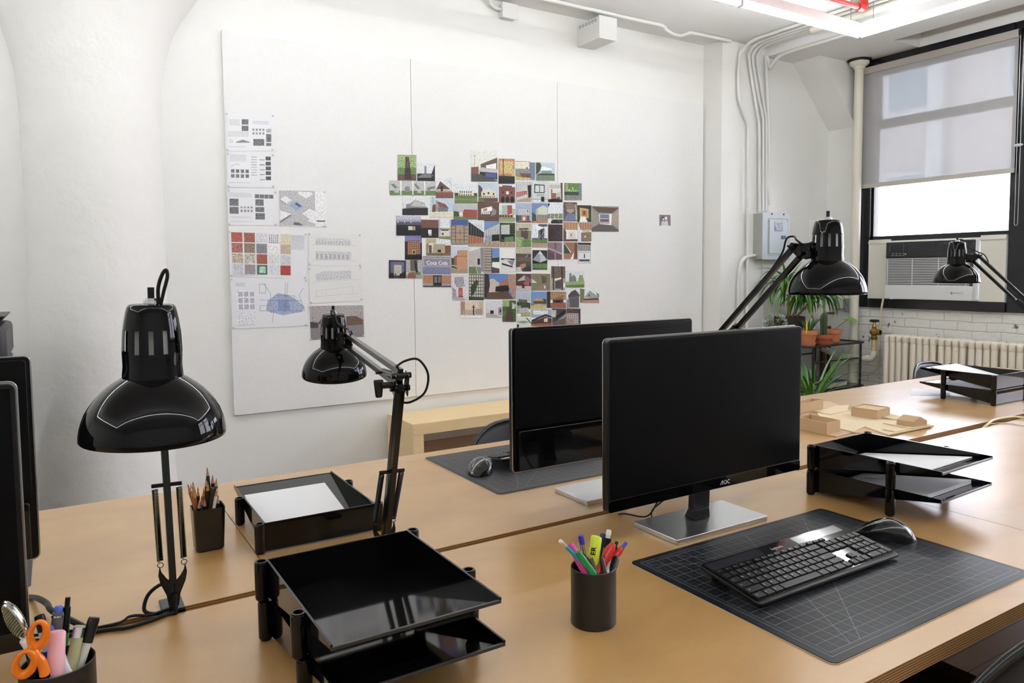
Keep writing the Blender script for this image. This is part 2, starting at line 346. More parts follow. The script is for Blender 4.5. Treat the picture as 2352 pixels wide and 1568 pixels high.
# ---- air conditioner in the first window
ac = empty('air_conditioner', (5.93, 3.27, 1.07), 'white window air conditioner with black control strip above the radiator', 'air conditioner')
ac_w = mat('ac_white_plastic', (.78, .78, .79), .35); ac_d = mat('ac_dark_plastic', (.015, .015, .018), .35); ac_g = mat('ac_gap_shadow', (.05, .05, .055), .6); panel_m = mat('cream_filler_panel', '#e3e0d4', .6)
F0 = 5.90
q = lambda x, y, X=F0: atX(x, y, X)
yl, yr = q(2036, 600).y, q(2238, 600).y; zb, zt = 1.066, q(2032, 556).z
MB().box(F0+.012, 6.30, yr-.006, yl+.006, zb, zt).build('cabinet', ac_w, ac, bevel=.006)
zk = q(2032, 593).z
MB().box(F0-.012, F0+.02, yr, yl, zk, zt-.004).build('control_strip', ac_d, ac, bevel=.006)
lv = MB()
for a, b in ((.27, .58), (.61, .93)):
    ya, yb = yl+(yr-yl)*a, yl+(yr-yl)*b
    lv.box(F0-.014, F0-.010, yb, ya, zk+.022, zk+.024); lv.box(F0-.014, F0-.010, yb, ya, zt-.026, zt-.024)
    for i in range(7): z = zk+.028+i*(zt-zk-.058)/6; lv.box(F0-.016, F0-.010, yb, ya, z, z+.003)
lv.build('louvre', ac_g, ac)
dp = MB(); ya, yb = yl+(yr-yl)*.05, yl+(yr-yl)*.22
for z in (zk+.02, zt-.02): dp.box(F0-.0135, F0-.0115, yb, ya, z, z+.001)
for y in (ya, yb): dp.box(F0-.0135, F0-.0115, y, y+.001, zk+.05, zt-.02)
for i in range(4):
    for j in range(2): dp.box(F0-.0135, F0-.0115, ya-.035-i*.03, ya-.02-i*.03, zk+.018+j*.016, zk+.024+j*.016)
dp.build('display', mat('display_marks', (.35, .35, .36), .5), ac)
MB().cyl((F0-.016, ya-.135, zk+.03), (F0-.01, ya-.135, zk+.03), .005, 12).build('knob', mat('button_white', (.7, .7, .7), .4), ac)
zm = q(2032, 655).z
MB().box(F0-.002, F0+.013, yr+.012, yl-.003, zm, zk-.004).build('grille_back', ac_g, ac)
gl = MB(); n = 17
for i in range(n): z = zm+.004+(zk-zm-.012)*i/(n-1); gl.box(F0-.008, F0, yr+.03, yl-.006, z-.0030, z+.0030)
for i in range(4): y = yl+(yr-yl)*(.02+.3*i); gl.box(F0-.007, F0, y-.002, y+.002, zm, zk-.006)
gl.build('grille', ac_w, ac)
MB().box(F0-.012, F0+.013, yr+.004, yl+.004, zb, zm).build('lower_cover', ac_w, ac, bevel=.005)
lg = MB(); zz = q(2200, 675).z; add_text(lg, 'FRIEDRICH', .020, (F0-.013, q(2199, 680).y, zz), (0, -1, 0), (0, 0, 1)); y = q(2187, 678).y
lg.box(F0-.0135, F0-.0125, y-.007, y+.003, zz-.004, zz+.014)
lg.build('brand_lettering', mat('grey_lettering', (.25, .25, .27), .5), ac)
fy = [q(1995, 600, 5.96).y, yl+.012, yr-.012, q(2311, 600, 5.96).y]
for a, b in ((0, 1), (2, 3)): MB().box(5.955, 5.984, fy[b], fy[a], 1.058, 1.56).build('filler_panel', panel_m, ac, bevel=.002)
MB().box(5.948, 5.96, fy[3], fy[0], 1.525, 1.546).build('top_rail', panel_m, ac, bevel=.002)
# drain hose
tag(MB().tube(smooth_path([(5.9, 3.60, 1.085), (5.90, 3.62, .96), (5.93, 3.65, .80), (5.94, 3.66, .60), (5.93, 3.67, .46), (5.94, 3.80, .40), (5.945, 3.93, .47), (5.945, 3.99, .62)]), .008, 10).build('drain_hose', mat('cream_hose', '#d9d3bd', .5)), 'thin cream hose hanging from the air conditioner past the brass valve', 'hose')
# ---- radiator
rad = empty('radiator', (5.83, 2.7, 0), 'cream cast iron column radiator under the window', 'radiator')
RY0 = 3.52
def section(y, x=5.83):
    s = MB()
    for dx in (-.055, 0, .055):
        s.tube([(x+dx, y, .10), (x+dx, y, .16), (x+dx, y, .70), (x+dx, y, .745)], [.018, .0235, .0235, .02], 12)
    s.box(x-.078, x+.078, y-.020, y+.020, .715, .775); s.box(x-.078, x+.078, y-.020, y+.020, .07, .13)
    for z in (.745, .10): s.cyl((x, y-.033, z), (x, y+.033, z), .018, 10)
    return s
sec = section(RY0-.032).build('section', rad_paint, rad, bevel=.012, seg=3)
for i in range(1, 27):
    c = sec.copy(); sc.collection.objects.link(c); c.parent = rad; c.location = sec.location+V((0, -.052*i - (.012*(i//4)), 0))
for y in (3.46, 2.2): MB().cyl((5.83, y, 0), (5.83, y, .09), .015, 10).build('foot', rad_paint, rad)
# steam pipe with brass valve
st = empty('steam_pipe', (5.83, 3.62, 0), 'white painted steam pipe with elbow running behind the plant stand', 'pipe')
ex = 3.615
pp = smooth_path([(5.80, 4.10, .60), (5.80, 4.03, .585), (5.80, 3.97, .555), (5.80, 3.90, .548)], 5)+[V((5.80, 3.66, .565))]
MB().tube(pp, .020, 16).build('pipe_run', pipe_paint, st)
for a, b, r in ((4.06, 4.02, .028), (3.93, 3.885, .029), (3.86, 3.83, .028), (3.80, 3.775, .026), (3.70, 3.665, .027)): MB().cyl((5.80, a, .60 if a > 4 else .555), (5.80, b, .585 if a > 4 else .555), r, 16).build('pipe_fitting', pipe_paint, st, bevel=.003)
MB().tube(smooth_path([(5.80, 3.68, .563), (5.80, 3.635, .567), (5.80, ex, .60), (5.80, ex, .63)], 5), .027, 16).build('elbow', pipe_paint, st)
MB().cyl((5.80, ex, .62), (5.80, ex, .73), .019, 16).build('riser', mat('flaking_pipe', '#cdb98c', .6, var=.35, vscale=30), st)
vl = empty('radiator_valve', (5.80, ex, .73), 'brass radiator valve with round black handwheel', 'valve')
MB().lathe([(.001, .725), (.026, .725), (.028, .745), (.022, .752), (.022, .76), (.034, .775), (.034, .80), (.024, .812), (.016, .82), (.018, .835), (.012, .845), (.010, .875), (.001, .876)], (5.80, ex, 0), 24).build('body', brass, vl)
MB().cyl((5.80, ex, .787), (5.80, ex-.055, .787), .017, 16).cyl((5.80, ex-.035, .787), (5.80, ex-.055, .787), .024, 8).build('union_nut', brass, vl)
MB().lathe([(.001, .87), (.03, .872), (.038, .878), (.038, .886), (.03, .892), (.001, .893)], (5.80, ex, 0), 24).build('handwheel', matte_black, vl)
# tall riser in the corner
RX, RY = 5.865, atX(1968.5, 400, 5.865).y
rp = empty('riser_pipe', (RX, RY, 0), 'tall cream riser pipe with ceiling flange beside the window', 'pipe')
MB().cyl((RX, RY, .0), (RX, RY, 3.04), .036, 28).build('pipe', pipe_paint, rp)
MB().lathe([(.036, 2.995), (.044, 3.0), (.050, 3.02), (.068, 3.03), (.078, 3.045), (.078, 3.06), (.03, 3.062)], (RX, RY, 0), 28).build('flange', pipe_paint, rp)
MB().lathe([(.036, .50), (.045, .505), (.045, .56), (.036, .565)], (RX, RY, 0), 28).build('collar', pipe_paint, rp)
MB().lathe([(.09, 3.062), (.096, 3.07), (.096, 3.0775), (.03, 3.0775)], (RX, RY, 0), 20).build('ceiling_hole_ring', mat('dark_hole', (.02, .018, .016), .9), rp)
# ---- breaker panel
pl = empty('breaker_panel', (5.0, PY, 1.4), 'grey electrical breaker panel with a printed sticker on its door', 'breaker panel')
px0, px1 = 4.988, atY(1815, 520, 4.10).x; pz0, pz1 = 1.398, 1.787
MB().box(px0, px1-.004, 4.105, PY, pz0+.004, pz1-.004).build('back_box', grey_metal_d, pl, bevel=.002)
MB().box(px0-.003, px1, 4.10, 4.106, pz0, pz1).build('cover', grey_metal, pl, bevel=.0025)
f1 = lambda x, y: atY(x, y, 4.098)
a, b = f1(1767, 505), f1(1808.5, 579)
dr = MB().prism([(x, 4.0995, z) for x, z in rrect(a.x, f1(1808, 540).x, f1(1768, 582).z, f1(1767, 504).z, .012)], (0, -.006, 0)).build('door', grey_metal, pl, bevel=.0015)
gr = MB(); x0, x1, z0, z1 = a.x-.012, f1(1808, 540).x+.005, f1(1766, 586).z, f1(1767, 501).z
pts = [(x, 4.0985, z) for x, z in rrect(x0, x1, z0, z1, .014)]; gr.tube(pts, .002, 6, closed=True); gr.build('door_groove', grey_metal_d, pl)
MB().box(f1(1794, 540).x, f1(1804, 540).x, 4.090, 4.095, f1(1798, 549).z, f1(1798, 541).z).build('latch', mat('dark_latch', '#3a4550', .4), dr, bevel=.001)
sxa, sxb, sza, szb = f1(1778, 520).x, f1(1797, 520).x, f1(1778, 531).z, f1(1778, 510).z
stk = MB().box(sxa, sxb, 4.0915, 4.0935, sza, szb).build('sticker', mat('navy_sticker', '#46587c', .5), dr)
tx = MB(); ww = sxb-sxa; cx = (sxa+sxb)/2
for (za, zb_) in ((sza+.003, sza+.0055), (szb-.0055, szb-.003)): tx.box(sxa+.003, sxb-.003, 4.0905, 4.0914, za, zb_)
for (xa, xb) in ((sxa+.003, sxa+.0055), (sxb-.0055, sxb-.003)): tx.box(xa, xb, 4.0905, 4.0914, sza+.003, szb-.003)
add_text(tx, 'ROUGH', ww*.29, (cx, 4.0905, (sza+szb)/2+.006), (.86, 0, 0), (0, 0, 1.5), True)
add_text(tx, 'TRADE', ww*.29, (cx, 4.0905, sza+.011), (.9, 0, 0), (0, 0, 1.5), True)
tx.build('sticker_lettering', mat('sticker_white', (.85, .86, .9), .5), stk)
for x in (1773, 1800): MB().cyl((f1(x, 492).x, 4.0985, 1.777), (f1(x, 492).x, 4.094, 1.777), .007, 10).build('screw', matte_black, pl)
# ---- conduits
def conduit(pxs, r, label, extra=None, Y=4.175, name='conduit'):
    pts = [atY(x, y, Y) for x, y in pxs]
    if extra: pts = extra+pts
    return tag(MB().tube(smooth_path(pts, 5), r, 12).build(name, conduit_m), label, 'conduit')
Yc = 4.17
def top(x, y, z=3.132): return [V((atY(x, y, Yc).x, yy, zz)) for yy, zz in ((2.2, z), (3.2, z), (3.9, z), (4.07, z-.01), (4.14, z-.05))]
conduit([(1700, 124), (1696, 162), (1696, 200), (1699, 232), (1709, 262), (1719, 291), (1718, 330), (1717, 560), (1716, 700), (1713, 980)], .013, 'outermost white conduit on the pier, kinked to the right and running below the panel', top(1702, 120), Yc)
zt_ = 1.79
def down(x): v = atY(x, 487, Yc); return V((v.x, Yc, zt_))
conduit([(1720, 130), (1728, 190), (1741, 270), (1744, 300), (1744.5, 485)], .012, 'white conduit second from the left dropping into the panel top', top(1717, 112), Yc)
conduit([(1729, 140), (1741, 215), (1752, 268), (1753, 300), (1752.5, 485)], .012, 'white conduit third from the left dropping into the panel top', top(1727, 112), Yc)
conduit([(1739, 140), (1748, 200), (1757, 255), (1760, 290), (1759.5, 485)], .012, 'thin white conduit fourth from the left above the panel', top(1737, 112), Yc)
conduit([(1760, 130), (1762, 200), (1765, 283), (1766, 360), (1765, 436), (1767, 470)], .015, 'rightmost white conduit bending to the ceiling above the panel', [V((atY(1762, 120, Yc).x, yy, zz)) for yy, zz in ((2.4, 3.06), (3.4, 3.06), (3.95, 3.06), (4.08, 3.03), (4.14, 2.98))], Yc)
conduit([(1734, 587), (1722, 588), (1708, 594), (1700, 610), (1697, 640), (1696, 700), (1694, 980)], .015, 'white conduit curving out of the lower left of the panel down the wall', None, Yc)
conduit([(1752, 605), (1752, 700), (1750, 980)], .007, 'thin vertical conduit below the grey panel', None, 4.19)
# conduit along the back edge of the ceiling, with its sag and boxes
cp = [atZ(x, y, 3.135) for x, y in ((900, -40), (1130, -2), (1250, 14), (1377, 34), (1470, 50), (1517, 60))]
cp += [V((3.97, 4.17, 3.11)), V((4.04, 4.17, 3.09)), V((4.11, 4.17, 3.09)), V((4.18, 4.17, 3.115)), V((4.25, 4.17, 3.13)), V((4.66, 4.17, 3.135))]
for p in cp: p.y = 4.17
tag(MB().tube(smooth_path(cp, 4), .013, 10).build('conduit', conduit_m), 'long white conduit along the ceiling edge with a small dip near the pier', 'conduit')
jb = empty('junction_box', (2.7, BY, 3.08), 'small square white junction box high on the back wall', 'junction box')
MB().box(2.645, 2.755, 4.345, BY, 3.035, 3.125).build('box', conduit_m, jb, bevel=.003)
MB().box(2.638, 2.762, 4.338, 4.346, 3.028, 3.132).build('cover_plate', conduit_m, jb, bevel=.012)
MB().tube(smooth_path([(2.645, 4.37, 3.09), (2.60, 4.37, 3.09), (2.56, 4.36, 3.11), (2.53, 4.33, 3.135)]), .012, 10).build('elbow', conduit_m, jb)
bb = empty('pull_box', (3.385, BY, 3.0), 'large white pull box projecting from the wall under the ceiling', 'junction box')
MB().box(3.308, 3.461, 4.145, BY, 2.945, 3.096).build('box', conduit_m, bb, bevel=.002)
MB().box(3.305, 3.464, 4.138, 4.147, 2.942, 3.099).build('cover', conduit_m, bb, bevel=.0015)
kk = MB()
for i in range(6): kk.lathe([(.007, 0), (.011, 0), (.011, .0015), (.007, .0015)], (3.3075, 4.36-.035*i, 3.075), 12, Matrix.Rotation(-PI/2, 3, 'Y'))
kk.build('knockouts', mat('knockout_edge', (.25, .25, .23), .7), bb)
# ---- fluorescent fixtures hung in a rectangle
tube_m = bpy.data.materials.new('lit_tube'); tube_m.use_nodes = True; b = tube_m.node_tree.nodes['Principled BSDF']; b.inputs['Base Color'].default_value = (.9, .9, .9, 1)
b.inputs['Emission Color'].default_value = (.97, 1, .995, 1); b.inputs['Emission Strength'].default_value = TUBE_STRENGTH
fix_m = mat('white_fixture_enamel', (.8, .8, .81), .4)
FX0, FX1, FY0, FY1, FZ = -3.6, 4.80, -.45, 3.15, 2.925
def fixture(p, rz):
    e = empty('ceiling_light', p, '', 'ceiling light', 'tube lights hung in a rectangle', rz)
    MB().box(-.6, .6, -.014, .014, .022, .084).build('housing', fix_m, e, False, bevel=.004)
    MB().cyl((-.585, 0, 0), (.585, 0, 0), .0165, 14).build('tube', tube_m, e, False)
    for s in (-1, 1):
        MB().box(s*.592-.006, s*.592+.006, -.017, .017, -.016, .024).build('lampholder', fix_m, e, False, bevel=.002)
        MB().cyl((s*.5, 0, .085), (s*.5, 0, CZ-p[2]), .0022, 6).build('hanger', mat('hanger_wire', (.3, .3, .3), .4), e, False)
    return e
def dup_fix(src, p, rz):
    c = copy_tree(src); c.location = p; c.rotation_euler = (0, 0, rz); return c
proto = None; k = 0
spots = [((FX1-.6-1.2*i, FY1, FZ), 0) for i in range(7)]+[((FX1, FY1-.6-1.2*i, FZ), PI/2) for i in range(3)]+[((FX0+.6+1.2*i, FY0, FZ), 0) for i in range(7)]+[((FX0, FY1-.6-1.2*i, FZ), PI/2) for i in range(3)]
names = ['lit tube light running left from the corner nearest the window', 'lit tube light whose right end just shows left of the corner run']
for i, (p, rz) in enumerate(spots):
    e = proto if proto is None else None
    if proto is None: e = proto = fixture(p, rz)
    else: e = dup_fix(proto, p, rz)
    if i == 0: e['label'] = names[0]
    elif i == 1: e['label'] = names[1]
    elif i == 7: e['label'] = 'lit tube light running toward the camera along the window side'
    else: e['label'] = 'white tube light in the part of the rectangle beyond the frame, seen only in reflections'
# ---- sprinkler pipe
sp = empty('sprinkler_pipe', (4.67, 3.04, 3.06), 'red sprinkler pipe with elbow near the ceiling', 'pipe')
MB().cyl((3.2, 3.06, 3.055), (4.65, 3.045, 3.055), .017, 14).build('pipe_run', red_pipe, sp)
MB().tube(smooth_path([(4.62, 3.045, 3.055), (4.67, 3.045, 3.057), (4.70, 3.05, 3.08), (4.70, 3.06, 3.13)]), .024, 14).build('elbow', red_pipe, sp, bevel=0)
MB().cyl((4.70, 3.055, 3.11), (4.70, 3.055, 3.15), .016, 12).build('drop', red_pipe, sp)
tag(MB().cyl((4.9, .5, 3.105), (4.9, 3.6, 3.105), .03, 16).build('ceiling_pipe', pipe_paint), 'fat white pipe along the ceiling behind the red sprinkler elbow', 'pipe')
tag(MB().box(5.94, WX, 4.0, 4.10, .96, 1.045).build('thermostat', mat('off_white_box', '#d8d6c8', .5), bevel=.006), 'small off white box on the corner wall beside the riser pipe', 'switch box')
tag(MB().box(5.93, WX, 3.925, 3.985, .94, 1.055).build('outlet_box', mat('grey_outlet', '#9aa0a4', .4), bevel=.004), 'small grey outlet box next to the riser pipe', 'outlet')
tag(MB().box(5.72, 5.86, PY-.012, PY, 1.35, 1.75).build('wall_plate', wall_paint, bevel=.004), 'blank white wall plate in the corner behind the lamp head', 'wall plate')
# ---- pinboard panels
xs = [.845, 1.977, 3.116, 4.585]; lab = ['left', 'middle', 'right']
names = ['left white pinboard panel carrying the drawing sheets', 'middle white pinboard panel covered by most of the photo prints', 'right white pinboard panel with one small portrait print']
for i in range(3):
    tag(MB().box(xs[i]+(.0015 if i else 0), xs[i+1]-.0015, 4.381, BY-.0015, .512, 2.668).build('pinboard', board_paint, bevel=.0015), names[i], 'pinboard', 'pinboard panels on the back wall')
# ---- outside
bd = empty('building', (17, 6, -9), 'pale brick building across the street seen through the window', 'building')
fac = mat('far_brick', (.52, .47, .47), .8, var=.15, vscale=3)
MB().box(17, 19, -12, 26, -9, 9).build('facade', fac, bd, smooth=0)
trim = mat('far_trim', (.58, .58, .6), .7); dk = mat('far_glass', (.25, .32, .38), .15)
for j, y in enumerate((2.0, 4.6, 7.2, 9.8, 12.4)):
    for z in (-.6, 2.6, 5.8):
        wv = MB().box(16.93, 17, y-.62, y+.62, z-.95, z+.95).build('window', trim, bd, smooth=0)
        MB().box(16.90, 16.93, y-.5, y+.5, z-.82, z+.82).build('pane', dk, wv, smooth=0)
MB().box(16.8, 17.0, 9.0, 9.35, -9, 9).build('pilaster', trim, bd, smooth=0)
tr = empty('street_tree', (10.6, 4.9, -9), 'leafy tree outside the window, washed out by daylight', 'tree')
MB().tube([(10.6, 4.9, -9), (10.6, 5.0, -3), (10.7, 4.9, .3)], [.25, .16, .08], 10).build('trunk', mat('far_bark', '#6d5f55', .9), tr)
random.seed(7); lf = MB()
for i in range(2600):
    u = V((random.gauss(0, 1), random.gauss(0, 1), random.gauss(0, 1))).normalized()*random.random()**.4
    c = V((10.6+u.x*1.1, 4.75+u.y*1.25, .55+u.z*1.5)); a = V((random.gauss(0, 1), random.gauss(0, 1), random.gauss(0, 1))).normalized(); b = a.cross(V((random.random(), random.random(), 1))).normalized()
    lf.quad(c-a*.09, c+b*.03, c+a*.09, c-b*.03)
lf.build('foliage', mat('far_leaves', (.34, .37, .33), .8), tr)
# ================================================================== TABLES
def table(x0, x1, y0, y1, label):
    e = empty('work_table', ((x0+x1)/2, (y0+y1)/2, 0), label, 'table', 'plywood work tables pushed together')
    mb = MB(); z0, z1 = T-.0265, T
    mb.add([(x0, y0, z1), (x1, y0, z1), (x1, y1, z1), (x0, y1, z1)], [(0, 1, 2, 3)])
    mb.mi = 1
    mb.add([(x0, y0, z0), (x1, y0, z0), (x1, y1, z0), (x0, y1, z0), (x0, y0, z1), (x1, y0, z1), (x1, y1, z1), (x0, y1, z1)], [(3, 2, 1, 0), (0, 1, 5, 4), (1, 2, 6, 5), (2, 3, 7, 6), (3, 0, 4, 7)])
    mb.build('tabletop', [wood, ply], e, smooth=0)
    legm = mat('dark_table_leg', (.05, .03, .02), .5)
    for x in (x0+.06, x1-.06):
        for y in (y0+.06, y1-.06): MB().box(x-.025, x+.025, y-.025, y+.025, 0, z0).build('leg', legm, e)
    MB().box(x0+.1, x1-.1, y1-.075, y1-.055, z0-.10, z0).box(x0+.1, x1-.1, y0+.2, y0+.22, z0-.10, z0).build('apron', mat('red_brown_apron', '#6b3a1e', .5), e)
    return e
FE, FB, BF, BB = .594, 1.357, 1.380, 2.148
JL, JM, JR = .3355, 1.806, 3.75
table(-1.5, JL+.03, FE, FB, 'front row plywood table at the left, holding the round cup with scissors')
table(JL+.032, JM-.001, FE, FB, 'front row plywood table in the middle, under the nearer keyboard mat')
table(JM+.001, 4.3, FE+.002, FB-.006, 'front row plywood table at the far right beside the window side')
table(-1.5, JL-.001, BF, BB, 'wall row plywood table at the left, holding the square pencil cup')
table(JL+.001, 2.05, BF, BB, 'wall row plywood table in the middle, under the back keyboard mat')
table(2.052, 4.65, BF+.014, BB, 'wall row plywood table at the right, holding the cardboard model')
# ================================================================== CUTTING MATS
def mat_shader():
    M, nt, b = node_mat('black_cutting_mat'); N, L = nt.nodes, nt.links
    t = N.new('ShaderNodeTexCoord'); s = N.new('ShaderNodeSeparateXYZ'); L.new(t.outputs['Object'], s.inputs[0])
    def op(o, a, b_=None, c=None):
        n = N.new('ShaderNodeMath'); n.operation = o
        for i, x in enumerate((a, b_, c)):
            if x is None: continue
            if isinstance(x, (int, float)): n.inputs[i].default_value = x
            else: L.new(x, n.inputs[i])
        return n.outputs[0]
    X, Y = s.outputs['X'], s.outputs['Y']; g = .0254
    def grid(c, step, wd): return op('LESS_THAN', op('PINGPONG', c, step/2), wd)
    ax, ay = op('ABSOLUTE', X), op('ABSOLUTE', Y)
    inside = op('MULTIPLY', op('LESS_THAN', ax, .2795), op('LESS_THAN', ay, .204))
    major = op('MAXIMUM', grid(X, g, .00045), grid(Y, g, .00045))
    minor = op('MULTIPLY', op('MAXIMUM', grid(X, g/2, .00022), grid(Y, g/2, .00022)), .4)
    dg = None
    for a, px_, py_ in ((45, -.2032, -.2032), (60, -.2286, -.2032), (135, .2032, -.2032), (-30, -.2, .15)):
        ca, sa = math.cos(math.radians(a)), math.sin(math.radians(a))
        d = op('ABSOLUTE', op('ADD', op('MULTIPLY', op('SUBTRACT', X, px_), -sa), op('MULTIPLY', op('SUBTRACT', Y, py_), ca)))
        d = op('LESS_THAN', d, .0005); dg = d if dg is None else op('MAXIMUM', dg, d)
    lines = op('MULTIPLY', op('MAXIMUM', op('MAXIMUM', major, minor), dg), inside)
    bx = op('MULTIPLY', op('LESS_THAN', op('ABSOLUTE', op('SUBTRACT', ax, .2885)), .0006), op('LESS_THAN', ay, .2135))
    by = op('MULTIPLY', op('LESS_THAN', op('ABSOLUTE', op('SUBTRACT', ay, .213)), .0006), op('LESS_THAN', ax, .289))
    tk = op('MULTIPLY', op('MULTIPLY', op('GREATER_THAN', ay, .204), op('LESS_THAN', ay, .2095)), op('MULTIPLY', grid(X, g/8, .0003), op('LESS_THAN', ax, .2795)))
    tk2 = op('MULTIPLY', op('MULTIPLY', op('GREATER_THAN', ax, .2795), op('LESS_THAN', ax, .2845)), op('MULTIPLY', grid(Y, g/8, .0003), op('LESS_THAN', ay, .204)))
    al = op('MAXIMUM', op('MAXIMUM', lines, op('MAXIMUM', bx, by)), op('MAXIMUM', op('MULTIPLY', tk, .5), op('MULTIPLY', tk2, .5)))
    mx = N.new('ShaderNodeMix'); mx.data_type = 'RGBA'; L.new(al, mx.inputs[0]); mx.inputs[6].default_value = (.0078, .0086, .0118, 1); mx.inputs[7].default_value = (.17, .19, .22, 1)
    L.new(mx.outputs[2], b.inputs['Base Color']); b.inputs['Roughness'].default_value = .36; b.inputs['Specular IOR Level'].default_value = .36
    n = N.new('ShaderNodeTexNoise'); n.inputs['Scale'].default_value = 700; L.new(t.outputs['Object'], n.inputs['Vector']); bp = N.new('ShaderNodeBump'); bp.inputs['Strength'].default_value = .25; bp.inputs['Distance'].default_value = .001
    L.new(n.outputs['Fac'], bp.inputs['Height']); L.new(bp.outputs[0], b.inputs['Normal'])
    return M
cm = mat_shader(); core_m = mat('mat_core_edge', '#cdbfae', .6)
def cutting_mat(cx, cy, rz, label):
    e = empty('cutting_mat', (cx, cy, T), label, 'cutting mat', 'black gridded cutting mats under the keyboards', rz)
    MB().prism([(x, y, .0002) for x, y in rrect(-.305, .305, -.2285, .2285, .012)], (0, 0, .0012)).build('core', core_m, e, False)
    MB().prism([(x, y, .0014) for x, y in rrect(-.3045, .3045, -.228, .228, .012)], (0, 0, .0012)).build('surface', cm, e, False)
    return e
cutting_mat(1.258, .872, .0, 'black cutting mat with grid lines in the foreground under the nearer keyboard')
cutting_mat(1.268, 1.855, 0, 'black cutting mat on the wall side desk under the back monitor')
cutting_mat(-.365, 1.852, 0, 'black cutting mat whose corner shows beside the left monitors')
# ================================================================== MONITORS
glossy_strip = mat('gloss_bezel', (.003, .003, .0033), .05, spec=.45)
back_m = mat('brushed_black_back', (.003, .003, .0033), .32, spec=.22, bump=.08, bscale=30, stretch=(1, 40, 40))
logo_m = mat('silver_logo', (.55, .55, .56), .35)
def make_monitor():
    e = empty('computer_monitor', (0, 0, T), '', 'monitor', 'wide black monitors on the desks')
    W, z0, z1 = .3035, .088, .444
    MB().prism([(x, -.035+.016, z) for x, z in rrect(-W, W, z0, z1, .009)], (0, -.016, 0)).build('housing', satin_black, e, False, bevel=.0015)
    MB().box(-W+.006, W-.006, -.0358, -.0352, z0+.026, z1-.006).build('screen', screen_m, e, False)
    MB().prism([(x, -.0350, z) for x, z in rrect(-W+.0005, W-.0005, z0+.0005, z0+.0255, .006)], (0, -.0014, 0)).build('bezel', glossy_strip, e, False, bevel=.0005)
    ed = [(x, -.0188, z) for x, z in rrect(-W-.0005, W+.0005, z0-.0005, z1+.0005, .0095)]
    MB().tube(ed, .0016, 6, closed=True).build('edge_trim', edge_silver, e, False)
    MB().prism([(x, -.019, z) for x, z in rrect(-W+.006, W-.006, z0+.108, z1-.005, .006)], (0, .006, 0)).build('back_cover', back_m, e, False, bevel=.001)
    lw = MB().prism([(x, -.019, z) for x, z in rrect(-W+.010, W-.010, z0+.004, z0+.104, .006)], (0, .016, 0)).build('back_shell', glossy_strip, e, False, bevel=.002)
    nk = MB(); nk.hexa([(-.025, -.004, .012), (.025, -.004, .012), (.025, .030, .012), (-.025, .030, .012)], [(-.025, -.002, .035), (.025, -.002, .035), (.025, .018, .035), (-.025, .018, .035)])
    nk.hexa([(-.025, -.002, .035), (.025, -.002, .035), (.025, .018, .035), (-.025, .018, .035)], [(-.025, -.006, .16), (.025, -.006, .16), (.025, .012, .16), (-.025, .012, .16)])
    nk.build('neck', satin_black, e, False, bevel=.002)
    MB().prism([(x, y, 0) for x, y in rrect(-.1445, .1445, -.071, .071, .006)], (0, 0, .0115)).build('base_plate', silver, e, False, bevel=.0012)
    lg = MB(); y = -.0366
    lg.add([(.021, y, z0+.007), (.0235, y, z0+.007), (.029, y, z0+.0165), (.0265, y, z0+.0165)], [(0, 1, 2, 3)]); lg.add([(.0285, y, z0+.007), (.031, y, z0+.007), (.031, y, z0+.0165), (.0285, y, z0+.0165)], [(0, 1, 2, 3)])
    add_text(lg, 'OC', .0135, (.043, y, z0+.007), (1, 0, 0), (0, 0, 1), True)
    lg.build('logo', logo_m, e, False)
    return e
mon = make_monitor(); mon.location = (1.245, 1.187, T); mon['label'] = 'nearer black monitor showing its dark screen and silver base, in the middle of the picture'
for x, y, rz, l in ((1.246, 1.502, PI, 'black monitor seen from behind, half hidden by the nearer middle monitor'), (-.352, 1.187, 0, 'dark monitor facing the camera, cut off at the lower left edge'), (-.345, 1.502, PI, 'black monitor seen from behind at the left edge, with glossy lower panel')):
    c = copy_tree(mon); c.location = (x, y, T); c.rotation_euler = (0, 0, rz); c['label'] = l
# ================================================================== LETTER TRAYS
def make_tray(name='letter_tray'):
    e = empty(name, (0, 0, T), '', 'letter tray', 'black letter trays')
    h, D, w, t = .064, .323, .121, .0032
    back = MB(); back.box(-w, w, 0, t, .004, h); back.build('back_wall', plastic_black, e, False, bevel=.0008)
    for s in (-1, 1):
        x0, x1 = (s*w-t/2, s*w+t/2)
        MB().hexa([(x0, t, .004), (x1, t, .004), (x1, t, h), (x0, t, h)][0:4], [(x0, D, h-.005), (x1, D, h-.005), (x1, D, h), (x0, D, h)]).build('side_wall', plastic_black, e, False)
    MB().hexa([(-w, t, .004), (w, t, .004), (w, t, .0072), (-w, t, .0072)], [(-w, D, h-.0075), (w, D, h-.0075), (w, D, h-.004), (-w, D, h-.004)]).build('floor_plate', plastic_black, e, False)
    lipm = mat('matte_tray_rim', (.02, .02, .021), .3)
    MB().box(-w-.001, w+.001, D-.003, D+.001, h-.008, h-.0032).build('lip', lipm, e, False, bevel=.0006)
    for s in (-1, 1):
        for v in (.004, .212):
            MB().lathe([(.0075, 0), (.0105, .004), (.0110, .006), (.0110, h-.003), (.0098, h-.0022), (.0098, h), (.0068, h), (.0068, h-.007), (.0001, h-.007)], (s*(w+.0095), v, 0), 24).build('post', plastic_black, e, False)
    return e
tray = make_tray()
